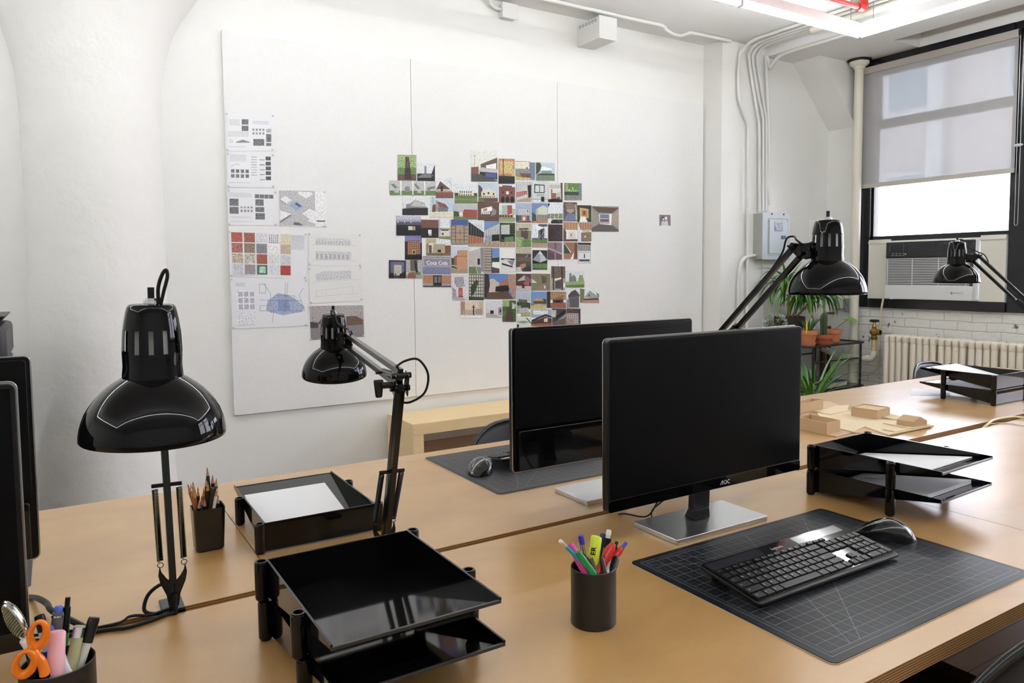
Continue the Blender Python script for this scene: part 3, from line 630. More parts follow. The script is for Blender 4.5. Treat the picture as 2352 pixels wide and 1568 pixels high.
places = [((.392, 1.187, 0), PI+.0, 'empty upper black letter tray of the near left stack'), ((.395, 1.187, 0), PI+.012, 'empty lower black letter tray of the near left stack'),
          ((.4735, 1.552, 0), -.012, 'single black letter tray with white paper, behind the near left stack'),
          ((1.775, 1.198, 0), PI+.04, 'lower black letter tray right of the middle monitor'), ((1.775, 1.198, 0), PI+.04, 'upper black letter tray right of the middle monitor, holding white sheets'),
          ((3.466, 1.536, 0), -.01, 'lower black letter tray by the right edge of the photo'), ((3.466, 1.536, 0), -.01, 'upper black letter tray by the right edge, heaped with white paper')]
zz = [T+.0645, T, T, T, T+.0645, T, T+.0645]; trays = []
for i, (p, rz, l) in enumerate(places):
    c = tray if i == 0 else copy_tree(tray); c.location = (p[0], p[1], zz[i]); c.rotation_euler = (0, 0, rz); c['label'] = l; trays.append(c)
def sheets(tr, x0, x1, v0, v1, th, label, skew=0, name='paper_stack', bump=0):
    """sheets of paper lying on the sloping tray floor"""
    sl = (.064-.0075-.0072+.0035)/(.323-.0032); f = lambda v: .0078+(v-.0032)*sl
    mb = MB(); b = [(x0, v0), (x1, v0), (x1, v1), (x0, v1)]; b = [(x+skew*(v-v0), v-skew*(x-x0)*.6) for x, v in b]
    mb.hexa([(x, v, f(v)+.0002) for x, v in b], [(x, v, f(v)+.0002+th) for x, v in b])
    o = mb.build(name, paper_w, None, smooth=0); o.location = tr.location; o.rotation_euler = tr.rotation_euler
    return tag(o, label, 'paper')
sheets(trays[2], -.110, .085, .004, .262, .003, 'clean white sheets filling the single letter tray at the left')
sheets(trays[4], -.105, .108, .012, .285, .002, 'white printed sheets in the upper tray right of the monitor', .0)
sheets(trays[3], -.103, .106, .012, .285, .010, 'thick pile of paper in the lower tray right of the monitor')
sheets(trays[5], -.108, .105, .012, .27, .006, 'white papers inside the lower tray at the right edge')
o = sheets(trays[6], -.104, .108, .012, .29, .013, 'top pile of white papers heaped in the upper tray at the right edge', .03)
o = tag(MB().hexa([(3.31, 1.88, T+.0002), (3.50, 1.99, T+.0002), (3.60, 1.86, T+.0002), (3.42, 1.76, T+.0002)], [(3.31, 1.88, T+.0006), (3.50, 1.99, T+.0006), (3.60, 1.86, T+.0006), (3.42, 1.76, T+.0006)]).build('paper_sheet', paper_w, smooth=0), 'loose white sheet on the bright table behind the right hand trays', 'paper')
# ================================================================== KEYBOARDS
def make_keyboard():
    e = empty('keyboard', (0, 0, T+.0027), '', 'keyboard', 'black wireless keyboards')
    Wd, Dp, k = .414, .143, .0181
    tilt = math.atan(.022/Dp); R = Matrix.Translation((0, 0, .005)) @ Matrix.Rotation(tilt, 4, 'X')
    P = lambda x, y, z: R @ V((x, y, z))
    b = MB().prism([P(x, y, 0) for x, y in rrect(-Wd/2, Wd/2, 0, Dp, .008)], R.to_3x3() @ V((0, 0, .0065))).build('case', satin_black, e, False, bevel=.0015)
    MB().prism([P(x, y, .0066) for x, y in rrect(-Wd/2+.004, Wd/2-.004, .008, Dp-.003, .006)], R.to_3x3() @ V((0, 0, .0008))).build('deck', plastic_black, e, False)
    for a, c in ((-Wd/2+.008, -.055), (.045, Wd/2-.018)):
        MB().prism([P(x, y, .0075) for x, y in rrect(a, c, Dp-.030, Dp-.006, .002)], R.to_3x3() @ V((0, 0, .0002))).build('solar_strip', mat('solar_cells', (.012, .012, .020), .12, coat=.8), e, False)
    for s in (-1, 1): MB().box(s*.16-.02, s*.16+.02, Dp-.018, Dp-.010, 0, .026).build('foot', rubber, e, False)
    lg = MB(); ex, ey = R.to_3x3() @ V((1, 0, 0)), R.to_3x3() @ V((0, 1, 0)); add_text(lg, 'logitech', .011, P(-.012, Dp-.024, .0078), ex, ey); lg.build('logo', logo_m, e, False)
    legend = mat('key_legend', (.55, .56, .58), .5); keym = mat('black_keycap', (.007, .007, .008), .3, spec=.35)
    rows = [[('Ctrl', 1.35), ('o', 1.2), ('Alt', 1.2), ('', 5.6), ('Alt', 1.2), ('Fn', 1.3), ('Ctrl', 1.35), ('^', 1)],
            [('Shift', 2.2)]+[(c, 1) for c in 'ZXCVBNM,./']+[('Shift', 1.9)],
            [('Caps', 1.7)]+[(c, 1) for c in "ASDFGHJKL;'"]+[('Enter', 2.3)],
            [('Tab', 1.4)]+[(c, 1) for c in 'QWERTYUIOP[]']+[('\\', 1.6)],
            [('`', 1)]+[(c, 1) for c in '1234567890-=']+[('Back', 2)]]
    x0 = -Wd/2+.007; y0 = .010; h = .0175
    def key(x, y, w_, d, t, s=.006):
        mb = MB(); g = .0009; z = .0072; i = .0011
        mb.hexa([P(x+g, y+g, z), P(x+w_-g, y+g, z), P(x+w_-g, y+d-g, z), P(x+g, y+d-g, z)], [P(x+g+i, y+g+i, z+.0034), P(x+w_-g-i, y+g+i, z+.0034), P(x+w_-g-i, y+d-g-i, z+.0034), P(x+g+i, y+d-g-i, z+.0034)])
        if t: mb.mi = 1; add_text(mb, t, s, P(x+(.0055 if len(t) < 2 else .0022+.0013*len(t)), y+d*.48, z+.0036), ex, ey, len(t) < 2)
        mb.build('key', [keym, legend], e, False, smooth=0)
    for r, row in enumerate(rows):
        x = x0; u = (15.2 if r else 14.2)
        tot = sum(w_ for _, w_ in row); sc_ = 15*k/tot
        for t, w_ in row: key(x, y0+r*h, w_*sc_, h, t, .0055 if len(t) < 2 else .0036); x += w_*sc_
    for r, row in enumerate((['<', 'v', '>'], ['', '^', ''], None, ['Del', 'End', 'Pg'], ['Ins', 'Hm', 'Pg'])):
        if row:
            for c, t in enumerate(row):
                if t: key(x0+15.25*k+c*k*.98, y0+r*h, k*.98, h, t, .004 if len(t) > 1 else .005)
    xn = x0+18.4*k
    for r, row in enumerate((['0', '', '.'], '123', '456', '789', ['N', '/', '*'])):
        for c, t in enumerate(row):
            if t: key(xn+c*k*.97, y0+r*h, k*.97*(2 if t == '0' else 1), h, t)
    for r, t in ((0, 'Ent'), (2, '+'), (4, '-')): key(xn+3*k*.97, y0+r*h, k*.95, h*(2 if r < 4 else 1), t, .004)
    x = x0
    for i, t in enumerate(['Esc']+['F%d' % j for j in range(1, 13)]+['Pr', 'Sc', 'Pa']):
        key(x, y0+5*h+.001, k*.95, h*.62, t, .0036); x += k*(1.25 if i in (0, 4, 8, 12) else 1.02)
    return e
kb = make_keyboard(); kb.location = (1.205, .817, T+.0027); kb['label'] = 'black wireless keyboard in front of the nearer middle monitor'
c = copy_tree(kb); c.location = (1.296, 1.958, T+.0027); c.rotation_euler = (0, 0, PI+.02); c['label'] = 'black keyboard mostly hidden behind the back middle monitor'
# ================================================================== MICE
def mouse(p, rz, label, scale=1):
    e = empty('computer_mouse', p, label, 'mouse', None, rz)
    n, k = 22, 20; vs = []
    for i in range(n+1):
        v = i/n; y = -.058+.118*v
        w_ = .036*(1-abs(2*v-.9)**3.2*.55)*(1 if v > .02 else .8); hgt = .043*math.sin(PI*min(1, max(0, (.08+.86*v)))**.9)*(1-.12*v)
        edge = math.sqrt(max(0, 1-(2*v-1)**8)); w_ *= max(.25, edge); hgt *= max(.18, edge)
        lean = .006*math.sin(PI*v)
        for j in range(k+1):
            a = PI*j/k; cx = math.cos(a); sz = math.sin(a)**.75 if 0 < j < k else 0
            vs.append((w_*cx*(1+.08*sz)-lean*sz+(.004 if cx > 0 else 0)*(v-.5), y, .001+hgt*sz*(1-.10*cx)))
    mb = MB(); fs = [(i*(k+1)+j, i*(k+1)+j+1, (i+1)*(k+1)+j+1, (i+1)*(k+1)+j) for i in range(n) for j in range(k)]
    fs += [tuple(range(k+1)), tuple(reversed(range(n*(k+1), (n+1)*(k+1))))]
    mb.add(vs, fs); mb.build('body', mat('mouse_shell', (.012, .012, .013), .16, coat=.3), e, False, smooth=50)
    MB().lathe([(.004, -.0035), (.010, -.003), (.0108, 0), (.010, .003), (.004, .0035)], (0, .034, .0172), 20, Matrix.Rotation(PI/2, 3, 'Y')).build('scroll_wheel', rubber, e, False)
    def surf(x, v):
        return min((vv for vv in vs), key=lambda q_: (q_[0]-x)**2+(q_[1]-(-.058+.118*v))**2+(0 if q_[2] > .008 else 1))
    pts = [V(surf(x, v))+V((0, 0, .0004)) for x, v in ((-.026, .97), (-.024, .85), (-.02, .7), (-.012, .55), (0, .5), (.012, .55), (.02, .7), (.024, .85), (.026, .97))]
    MB().tube(smooth_path(pts, 4), .0005, 6).build('accent_line', chrome, e, False)
    return e
mouse((1.512, .905, T+.0027), .55, 'black wireless mouse right of the nearer keyboard')
mouse((1.030, 1.845, T+.0027), PI-.55, 'black mouse at the left end of the back keyboard mat')
# ================================================================== LAMPS
def profile_shade(R):
    k = R/.08
    return [(a*k, b*k) for a, b in ((.0795, -.0012), (.0805, 0), (.0804, .006), (.0791, .0145), (.0770, .022), (.0736, .031), (.0690, .039), (.0632, .0470), (.0565, .0545), (.0490, .0612), (.0415, .0665), (.0360, .0700), (.0325, .0718))]
def lamp(foot, elbow, wrist, rim, axis, label, cord='loop', R=.08, upn=None, loopdir=(1, 0, 0)):
    e = empty('desk_lamp', foot, label, 'lamp', 'black swing arm desk lamps clamped in the table gap')
    foot, elbow, wrist, rim = map(V, (foot, elbow, wrist, rim)); ax = V(axis).normalized()
    k = R/.08
    Q = ax.to_track_quat('Z', 'Y').to_matrix()
    d = V((elbow.x-foot.x, elbow.y-foot.y, 0)); d2 = V((wrist.x-elbow.x, wrist.y-elbow.y, 0)); H = d2.normalized() if d2.length > .02 else V((0, 1, 0))
    S = H.cross(V((0, 0, 1)))                                             # side direction of the arm's plane
    # clamp
    cl = MB(); cl.box(foot.x-.018, foot.x+.018, foot.y-.006, foot.y+.055, T+.0002, T+.006)
    cl.box(foot.x-.018, foot.x+.018, foot.y-.006, foot.y+.0, T-.055, T+.006); cl.build('clamp', mat('dark_steel_clamp', (.05, .05, .055), .35, metal=.6), e, bevel=.001)
    MB().cyl((foot.x, foot.y-.003, T-.02), (foot.x, foot.y-.003, T+.035), .0065, 14).build('clamp_pin', satin_black, e)
    sw = foot+V((0, -.003, .035))
    # lower arm: pair of parallel channels
    u = (elbow-sw).normalized(); nrm = u.cross(S).normalized()
    for s in (-1, 1):
        o_ = nrm*(.0095*s)
        MB().tube([sw+o_+u*(.02 if s > 0 else .0), elbow+o_-u*(.0 if s > 0 else .01)], .0062, 4, sq=True).build('lower_arm', arm_black, e, smooth=20)
    # swivel bracket with horned plates, springs each side
    for s in (-1, 1):
        MB().prism([sw+S*(s*a_)+V((0, 0, z_))-H*.002 for a_, z_ in ((.003, -.028), (.008, -.020), (.011, .0), (.020, .022), (.0225, .036), (.0200, .052), (.0175, .040), (.010, .028), (.003, .020))], H*.004).build('bracket', arm_black, e)
        L0 = sw+S*(s*.0185)+V((0, 0, .055)); tp = sw+u*.185+S*(s*.019); ud = (tp-L0).normalized(); ln = (tp-L0).length
        MB().tube([L0+S*.0045*math.cos(a_)+V((0, 0, .0045*math.sin(a_)))-V((0, 0, .002)) for a_ in [2*PI*i/14 for i in range(14)]], .0007, 5, closed=True).build('spring_hook', arm_black, e)
        pts = []; turns = int(ln/.0021); a1 = ud.cross(S).normalized(); a2 = S
        for i in range(turns*8+1):
            t = i/(turns*8); a_ = 2*PI*i/8; pts.append(L0+ud*(.005+(ln-.009)*t)+(a1*math.cos(a_)+a2*math.sin(a_))*.0048)
        MB().tube(pts, .00075, 4).build('spring', arm_black, e)
    MB().cyl(sw+u*.187-S*.024, sw+u*.187+S*.024, .0035, 10).build('spring_bar', arm_black, e)
    # elbow
    for s in (-1, 1):
        MB().hexa([elbow+S*(s*.011)-u*.022-nrm*.014, elbow+S*(s*.011)-u*.022+nrm*.014, elbow+S*(s*.0125)-u*.022+nrm*.014, elbow+S*(s*.0125)-u*.022-nrm*.014], [elbow+S*(s*.011)+u*.014-H*.012, elbow+S*(s*.011)+u*.022+H*.014, elbow+S*(s*.0125)+u*.022+H*.014, elbow+S*(s*.0125)+u*.014-H*.012]).build('elbow_plate', arm_black, e)
    for a_ in (elbow-u*.012, elbow+u*.014): MB().cyl(a_-S*.018, a_+S*.018, .0055, 12).build('pivot_bolt', arm_black, e)
    kn = elbow-u*.004+S*.014*(-1); MB().cyl(kn, kn-S*.02, .006, 12).build('knob_shaft', arm_black, e)
    q0 = kn-S*.024; MB().hexa([q0-S*.006-V((.0, 0, .022)), q0+S*.006-V((0, 0, .022)), q0+S*.006-V((0, 0, .022))+H*.006, q0-S*.006-V((0, 0, .022))+H*.006], [q0-S*.009+V((0, 0, .010)), q0+S*.009+V((0, 0, .010)), q0+S*.009+V((0, 0, .010))+H*.009, q0-S*.009+V((0, 0, .010))+H*.009]).build('knob', arm_black, e, bevel=.003)
    # upper arm
    u2 = (wrist-elbow).normalized(); n2 = u2.cross(S).normalized(); 
    if n2.z < 0: n2 = -n2
    st = elbow+u*.006
    for s in (-1, 1): MB().tube([st+n2*(.0135*s), wrist+n2*(.0135*s)], .006, 4, sq=True).build('upper_arm', arm_black, e, smooth=20)
    L = (wrist-st).length
    MB().cyl(st+n2*.004, st+u2*min(.13, L*.35)-n2*.010, .0065, 12).build('spring_tube', arm_black, e)
    MB().cyl(st+u2*min(.13, L*.35)-n2*.012-S*.016, st+u2*min(.13, L*.35)-n2*.012+S*.016, .003, 8).build('spring_bar', arm_black, e)
    # wrist plates to the head
    capc = rim+ax*(.112*k)
    w1 = wrist
    hd = (V((capc.x, capc.y, 0))-V((w1.x, w1.y, 0))); hd = hd.normalized() if hd.length > .001 else H
    for s in (-1, 1):
        o_ = S*(s*.009); MB().hexa([w1+o_-n2*.022-u2*.010, w1+o_+n2*.024-u2*.012, w1+o_*1.2+n2*.024-u2*.012, w1+o_*1.2-n2*.022-u2*.010], [w1+o_-V((0, 0, .018))+hd*.030, w1+o_+V((0, 0, .014))+hd*.030, w1+o_*1.2+V((0, 0, .014))+hd*.030, w1+o_*1.2-V((0, 0, .018))+hd*.030]).build('wrist_plate', arm_black, e)
    for q_ in (w1+n2*.0135, w1-n2*.0135, w1+hd*.026): MB().cyl(q_-S*.014, q_+S*.014, .005, 12).build('pivot_bolt', arm_black, e)
    j = w1+hd*.026; MB().cyl(j, capc+(j-capc).normalized()*.028*k, .0075, 14).build('head_joint', arm_black, e)
    # head
    prof = profile_shade(R)
    MB().lathe(prof, rim, 72, Q).build('shade', gloss_black, e, smooth=60)
    MB().lathe([(a-.0012, b-.0006) for a, b in prof[1:]], rim, 72, Q).build('shade_lining', white_inner, e, smooth=60)
    cp = [(.0345, .0640), (.0345, .069), (.0335, .078), (.0338, .086), (.0340, .092), (.0336, .100), (.0332, .108), (.0325, .1165), (.031, .126), (.029, .135), (.0275, .140), (.0255, .1425), (.021, .1435), (.006, .1440)]
    cp = [(a*k*.965, (.0695+(b-.064)*1.119)*k) for a, b in cp]
    MB().lathe(cp, rim, 78, Q, skip=lambda i, jj: 4 <= i <= 6 and jj % 6 in (2, 3)).build('cap', gloss_black, e, smooth=60)
    MB().lathe([(.021*k, .072*k), (.021*k, .138*k), (.001, .138*k)], rim, 24, Q).build('socket', white_inner, e)
    MB().lathe([(.001, .006*k), (.014*k, .010*k), (.022*k, .022*k), (.0235*k, .034*k), (.018*k, .05*k), (.014*k, .066*k)], rim, 24, Q).build('bulb', mat('frosted_bulb', (.75, .75, .72), .2), e, smooth=60)
    MB().lathe([(.0085, .1590*k), (.0085, .1590*k+.0035), (.006, .1590*k+.0035), (.006, .1590*k+.0060), (.0035, .1590*k+.0062)], rim, 12, Q).build('switch_nut', chrome, e)
    MB().lathe([(.0038, .1590*k+.005), (.0038, .1590*k+.019), (.0001, .1590*k+.019)], rim, 12, Q).build('switch', matte_black, e)
    # cord from the cap into the arm
    t0 = rim+ax*(.1585*k)+Q @ V((0, 0, 0)); c0 = t0+V(loopdir)*.014
    if cord == 'side':
        c1 = rim+ax*(.112*k)-hd*.034*k; pts = [c1+hd*.004, c1-hd*.014-V((0, 0, .006)), c1-hd*.03+V((0, 0, .004)), w1+n2*.040+hd*.012, w1+n2*.040-u2*.006, w1+n2*.026-u2*.035, w1+n2*.020-u2*.08]
    elif cord == 'loop':
        ld = V(loopdir); pts = [c0-V((0, 0, .004)), c0+V((0, 0, .018))+ld*.000, c0+V((0, 0, .034))+ld*.008, c0+V((0, 0, .040))+ld*.016, c0+V((0, 0, .032))+ld*.018, c0+V((0, 0, .014))+ld*.010, c0+V((0, 0, .0))+ld*.004, c0-V((0, 0, .008))+H*-.01]
    else:
        pts = [c0-V((0, 0, .004)), c0+V((0, 0, .008)), c0+hd*-.018+V((0, 0, .004)), c0+hd*-.032-V((0, 0, .02)), w1+n2*.028+hd*.01, w1+n2*.03-u2*.02, w1+n2*.021-u2*.05]
    MB().tube(smooth_path(pts, 6), .0022, 8).build('cord', rubber, e, smooth=60)
    # cord loop at the elbow
    ec = elbow+u*.03; away = (S*.85-H*.35)*.72
    pts = [st+n2*.018+u2*.03, ec+away*.01+V((0, 0, .012)), ec+away*.045+V((0, 0, .014)), ec+away*.07-V((0, 0, .012)), ec+away*.06-V((0, 0, .045)), ec+away*.02-V((0, 0, .062)), elbow-u*.04]
    MB().tube(smooth_path(pts, 6), .0022, 8).build('elbow_cord', rubber, e, smooth=60)
    return e
D1 = .893; r1 = atD(355.5, 999, D1)
lamp((.153, 1.364, T), (.150, 1.40, 1.115), (.113, 1.135, 1.240), r1, (.01, -.02, 1), 'black desk lamp with its large shade nearest the camera at the left', 'loop', .0805, loopdir=(.55, -.3, 0))
r2 = atD(768.5, 861, 1.865)
lamp((.540, 1.364, T), (.518, 1.215, 1.128), (r2.x+.004, r2.y-.085, r2.z+.095), r2, (-.04, -.13, 1), 'black desk lamp behind the single letter tray, arm reaching toward the pinboard', 'arm', loopdir=(-.6, -.8, 0))
r3 = atD(1898.5, 674, 1.60)
e3 = (1.372, 1.300, 1.10); w3 = atD(1836, 572, 1.60)
lamp((1.44, 1.364, T), e3, w3, r3, (0, 0, 1), 'black desk lamp rising behind the middle monitors with its head before the plants', 'side', loopdir=(-.8, .2, 0))
r4 = atD(2196, 649, 2.86)
w4 = atD(2238, 590, 2.84); e4 = atD(2400, 742, 2.66)
lamp((atZ(2366, 944, T).x, 1.364, T), e4, w4, r4, (0, 0, 1), 'small looking black desk lamp before the air conditioner at the right', 'arm', loopdir=(.8, 0, 0))
# ================================================================== ROUND AND SQUARE CUPS
def round_cup(c, r, h, label):
    mb = MB().lathe([(.0001, .0005), (r-.0015, .0005), (r, .002), (r, h-.001), (r-.0008, h), (r-.0022, h-.001), (r-.0022, .004), (.0001, .004)], (c[0], c[1], T), 56)
    return tag(mb.build('pen_cup', mat('cup_black', (.010, .0085, .008), .42)), label, 'pen cup')
C1, R1, H1 = (.741, .945), .0375, .096
round_cup(C1, R1, H1, 'round matte black cup of coloured pens in the foreground')
C0, R0, H0 = (-.016, 1.066), .042, .100
round_cup(C0, R0, H0, 'round black cup with orange scissors at the bottom left corner')
sc_ = MB(); Cs = (.258, 1.652)
ring = lambda s, z: [(Cs[0]+x, Cs[1]+y, T+z) for x, y in rrect(-s, s, -s*.82, s*.82, .010, 6)]
rs = [(.026, .0005), (.0285, .004), (.032, .09), (.0322, .092), (.0305, .091), (.0275, .006), (.001, .005)]
vs = []; n = len(ring(.03, 0))
for s, z in rs: vs += [((Cs[0]+x, Cs[1]+y, T+z)) for x, y in (rrect(-s, s, -s*.85, s*.85, min(.010, s*.4), 6))]
fs = [(i*n+j, i*n+(j+1) % n, (i+1)*n+(j+1) % n, (i+1)*n+j) for i in range(len(rs)-1) for j in range(n)]+[tuple(reversed(range(n)))]
sc_.add(vs, fs); tag(sc_.build('pencil_cup', mat('cup_gloss_black', (.009, .008, .007), .2)), 'rounded square black cup full of sharpened pencils', 'pencil cup')
# ---- writing tools
def stick_pts(tip, rim, c, yt, yr, rr):
    p1 = atY(tip[0], tip[1], c[1]+yt); p0 = atY(rim[0], rim[1], c[1]+yr); d = (p0-p1).normalized()
    # keep inside the cup wall
    q0 = V((p0.x-c[0], p0.y-c[1])); 
    if q0.length > rr: s_ = rr/q0.length; p0 = V((c[0]+q0.x*s_, c[1]+q0.y*s_, p0.z)); d = (p0-p1).normalized()
    L = (T+.012-p1.z)/d.z if d.z < -.05 else .12; b = p1+d*L
    for i in range(60):
        if V((b.x-c[0], b.y-c[1])).length < rr: break
        L -= (L-(p0-p1).length)*.06; b = p1+d*L
    return p1, d, (b-p1).length
def axisM(d):
    q = (-d).to_track_quat('Z', 'Y').to_matrix(); return q
def pen(name, label, cat, pts, segs, group=None, flat=1, n=14):
    """segs: list of (part, material, [(radius, distance from the top)...])"""
    p, d, L = pts; e = empty(name, tuple(p+d*L), label, cat, group); M = axisM(d) @ Matrix.Diagonal((1, flat, 1))
    for part, m_, prof in segs:
        pr = [(max(r, .0001), -min(z, L)) for r, z in prof]
        MB().lathe(list(reversed(pr)), p, n, M, close=True).build(part, m_, e, smooth=45)
    return e
cm_ = lambda n_, h, r=.3, **k: mat(n_, h, r, **k)
teal = cm_('teal_lacquer', '#1f93a8'); magenta = cm_('magenta_plastic', '#d43a9d'); blue = cm_('blue_plastic', '#3b31a8'); green = cm_('green_plastic', '#0b8a43'); yellow = cm_('fluorescent_yellow', '#d6ea3c', .4)
navy = cm_('navy_plastic', '#23285f'); red = cm_('red_plastic', '#c4231f'); pinkm = cm_('pink_plastic', '#f1b5bd', .4); olive = cm_('olive_barrel', '#a3a077', .4); orange = cm_('orange_plastic', '#ee7d17', .22); clear = cm_('clear_barrel', (.62, .60, .52), .1); greym = cm_('grey_barrel', '#5c5c58', .35)
wood_p = cm_('cedar_wood', '#b98152', .6); ferr = cm_('ferrule', (.7, .65, .5), .25, metal=1); eraser = cm_('white_eraser', '#e8e4dc', .7); brown_m = cm_('brown_lacquer', '#5d4536', .35); white_pl = cm_('white_plastic', '#dfe2e8', .35); blk = satin_black
def P1(t, r, yt=-.005, yr=-.022, rr=.031): return stick_pts(t, r, C1, yt, yr, rr)
pen('pencil', 'teal pencil with silver ferrule leaning left in the foreground cup', 'pencil', P1((1286, 1241), (1334, 1306)), [('eraser', eraser, [(.0032, 0), (.0036, .002), (.0036, .005)]), ('ferrule', ferr, [(.0039, .004), (.0039, .015)]), ('barrel', teal, [(.0038, .015), (.0038, .2)])], n=6)
pen('highlighter', 'magenta highlighter leaning left in the foreground cup', 'highlighter', P1((1309, 1248), (1342, 1310), .008, -.012), [('cap', magenta, [(.004, 0), (.0058, .003), (.0066, .03), (.0066, .045)]), ('barrel', magenta, [(.0058, .045), (.0058, .2)])])
pen('pen', 'blue capped pen with silver clip at the back of the foreground cup', 'pen', P1((1334, 1229), (1343, 1290), .018, .016), [('cap', blue, [(.0042, 0), (.0047, .002), (.0055, .05)]), ('barrel', blue, [(.005, .05), (.005, .2)]), ('clip', chrome, [(.0066, .014), (.0066, .034)])])
pen('felt_pen', 'green felt tip pen leaning left in front in the foreground cup', 'pen', P1((1327, 1267), (1362, 1318), -.014, -.028), [('cap', green, [(.0042, 0), (.0046, .001), (.0060, .035), (.0066, .046)]), ('barrel', green, [(.0056, .046), (.0056, .2)])])
e = pen('highlighter', 'fluorescent yellow highlighter standing in the foreground cup', 'highlighter', P1((1370, 1231), (1362, 1300), .004, .002, .022), [('cap', yellow, [(.0085, 0), (.0105, .002), (.0105, .06)]), ('barrel', yellow, [(.010, .06), (.010, .2)])], flat=.6)
tx = MB(); p, d, L = P1((1370, 1231), (1362, 1300), .004, .002, .022); ex = (-d); ey = ex.cross(V((-CF.x, -CF.y, 0))).normalized(); fr = V((-CF.x, -CF.y, 0)).normalized(); fr = (fr-d*fr.dot(d)).normalized()
ey = fr.cross(ex).normalized(); o0 = p+d*.031+fr*.0078
add_text(tx, 'ER', .0125, o0-ey*.001+ex*.008, ex, ey, True); add_text(tx, 'Marker', .0052, o0-ey*.0075+ex*.003, ex, ey); tx.build('lettering', matte_black, e)
pen('pen', 'navy blue pen behind the yellow highlighter', 'pen', P1((1385, 1225), (1380, 1295), .022, .018), [('cap', navy, [(.0045, 0), (.0050, .002), (.0055, .06)]), ('barrel', navy, [(.005, .06), (.005, .2)])])
pen('mechanical_pencil', 'black mechanical pencil with clear top, tallest in the foreground cup', 'mechanical pencil', P1((1399, 1216), (1388, 1290), .012, .006), [('eraser', eraser, [(.0035, 0), (.0045, .003), (.0045, .009)]), ('collar', white_pl, [(.0038, .009), (.0038, .014)]), ('barrel', blk, [(.0058, .014), (.006, .03)]), ('label_sleeve', cm_('grey_sleeve', '#6b6a66', .4), [(.0058, .03), (.0058, .055)]), ('grip', blk, [(.006, .055), (.006, .2)])])
pen('pen', 'fat red clicker pen leaning right in the foreground cup', 'pen', P1((1409, 1248), (1381, 1302), -.008, -.012), [('barrel', red, [(.0045, 0), (.0068, .006), (.0074, .03), (.0074, .2)]), ('clip', red, [(.0082, .008), (.0086, .012), (.0082, .028)])])
pen('pen', 'black pen tip just behind the fat red pen', 'pen', P1((1417, 1244), (1404, 1290), .010, .004), [('barrel', blk, [(.0030, 0), (.0034, .006), (.0055, .010), (.0055, .2)])])
pen('pen', 'red pen with a blue push button, rightmost in the foreground cup', 'pen', P1((1438, 1246), (1414, 1292), .004, -.004), [('push_button', blue, [(.0028, 0), (.003, .001), (.003, .013)]), ('barrel', red, [(.0042, .013), (.0056, .022), (.0056, .2)])])
pen('pencil', 'dull brown pencil end at the front of the foreground cup', 'pencil', P1((1356, 1281), (1370, 1320), -.02, -.03), [('barrel', brown_m, [(.0040, 0), (.0040, .2)]), ('end_cap', wood_p, [(.0036, -.0004), (.0036, .001)])], n=6)
pen('pencil', 'dark brown pencil end at the front centre of the foreground cup', 'pencil', P1((1381, 1279), (1390, 1319), -.016, -.028), [('barrel', cm_('dark_brown_lacquer', '#2e2019', .4), [(.0030, 0), (.0042, .004), (.0042, .2)])])
pen('marker', 'short black marker at the right front of the foreground cup', 'marker', P1((1416, 1279), (1405, 1312), -.012, -.02), [('cap', blk, [(.0045, 0), (.0062, .003), (.0064, .2)])])
pen('pen', 'pale white pen between the dark ones in the foreground cup', 'pen', P1((1404, 1288), (1396, 1314), -.004, -.018), [('barrel', white_pl, [(.0045, 0), (.0048, .003), (.0048, .2)])])
# left cup
def P0(t, r, yt=0, yr=0, rr=.034): return stick_pts(t, r, C0, yt, yr, rr)
pen('pen', 'grey pen with clear blue top and steel clip in the cup at the left', 'pen', P0((135, 1391), (128, 1468), .018, .014), [('button', cm_('clear_blue', '#4f62b8', .1), [(.0035, 0), (.0050, .002), (.0050, .008)]), ('barrel', greym, [(.0062, .008), (.0066, .012), (.0066, .2)]), ('clip', chrome, [(.0074, .011), (.0074, .013)])])
pen('mechanical_pencil', 'black mechanical pencil with green band, tallest in the cup at the left', 'mechanical pencil', P0((156, 1371), (148, 1465), .026, .02), [('push_button', blk, [(.0030, 0), (.0031, .012)]), ('barrel', blk, [(.0044, .012), (.0048, .046)]), ('band', green, [(.0049, .044), (.0049, .060)]), ('grip', blk, [(.0048, .06), (.0048, .2)])])
pen('highlighter', 'pale pink highlighter upright in the cup at the left', 'highlighter', P0((131.5, 1449), (128, 1530), -.018, -.024, .030), [('cap', pinkm, [(.008, 0), (.0098, .002), (.0100, .05), (.0104, .07)]), ('barrel', pinkm, [(.0104, .07), (.0104, .2)])], flat=.85)
pen('drawing_pen', 'olive drawing pen with silver collar in the cup at the left', 'pen', P0((184, 1436), (167, 1510), -.002, -.012), [('end', olive, [(.0062, 0), (.0068, .001), (.0068, .003)]), ('collar', chrome, [(.0071, .002), (.0071, .014)]), ('cap', olive, [(.0070, .014), (.0072, .052), (.0076, .053), (.0076, .2)])])
pen('pen', 'clear pen with black cap leaning right in the cup at the left', 'pen', P0((217, 1417), (192, 1497), .006, -.004), [('cap', blk, [(.0062, 0), (.0070, .004), (.0070, .030)]), ('barrel', clear, [(.0060, .03), (.0060, .2)])])
pen('pen', 'blue pen with black clip behind the scissors', 'pen', P0((90, 1413), (104, 1470), .016, .010), [('cap', blk, [(.0055, 0), (.0060, .003), (.0060, .02)]), ('barrel', white_pl, [(.0055, .02), (.0055, .045)]), ('grip', blue, [(.0056, .045), (.0056, .2)])])
pen('pen', 'white pen with blue lettering leaning behind the pink highlighter', 'pen', P0((112, 1440), (146, 1520), .0, -.016), [('cap', blue, [(.0050, 0), (.0055, .018)]), ('barrel', white_pl, [(.0052, .018), (.0052, .2)])])
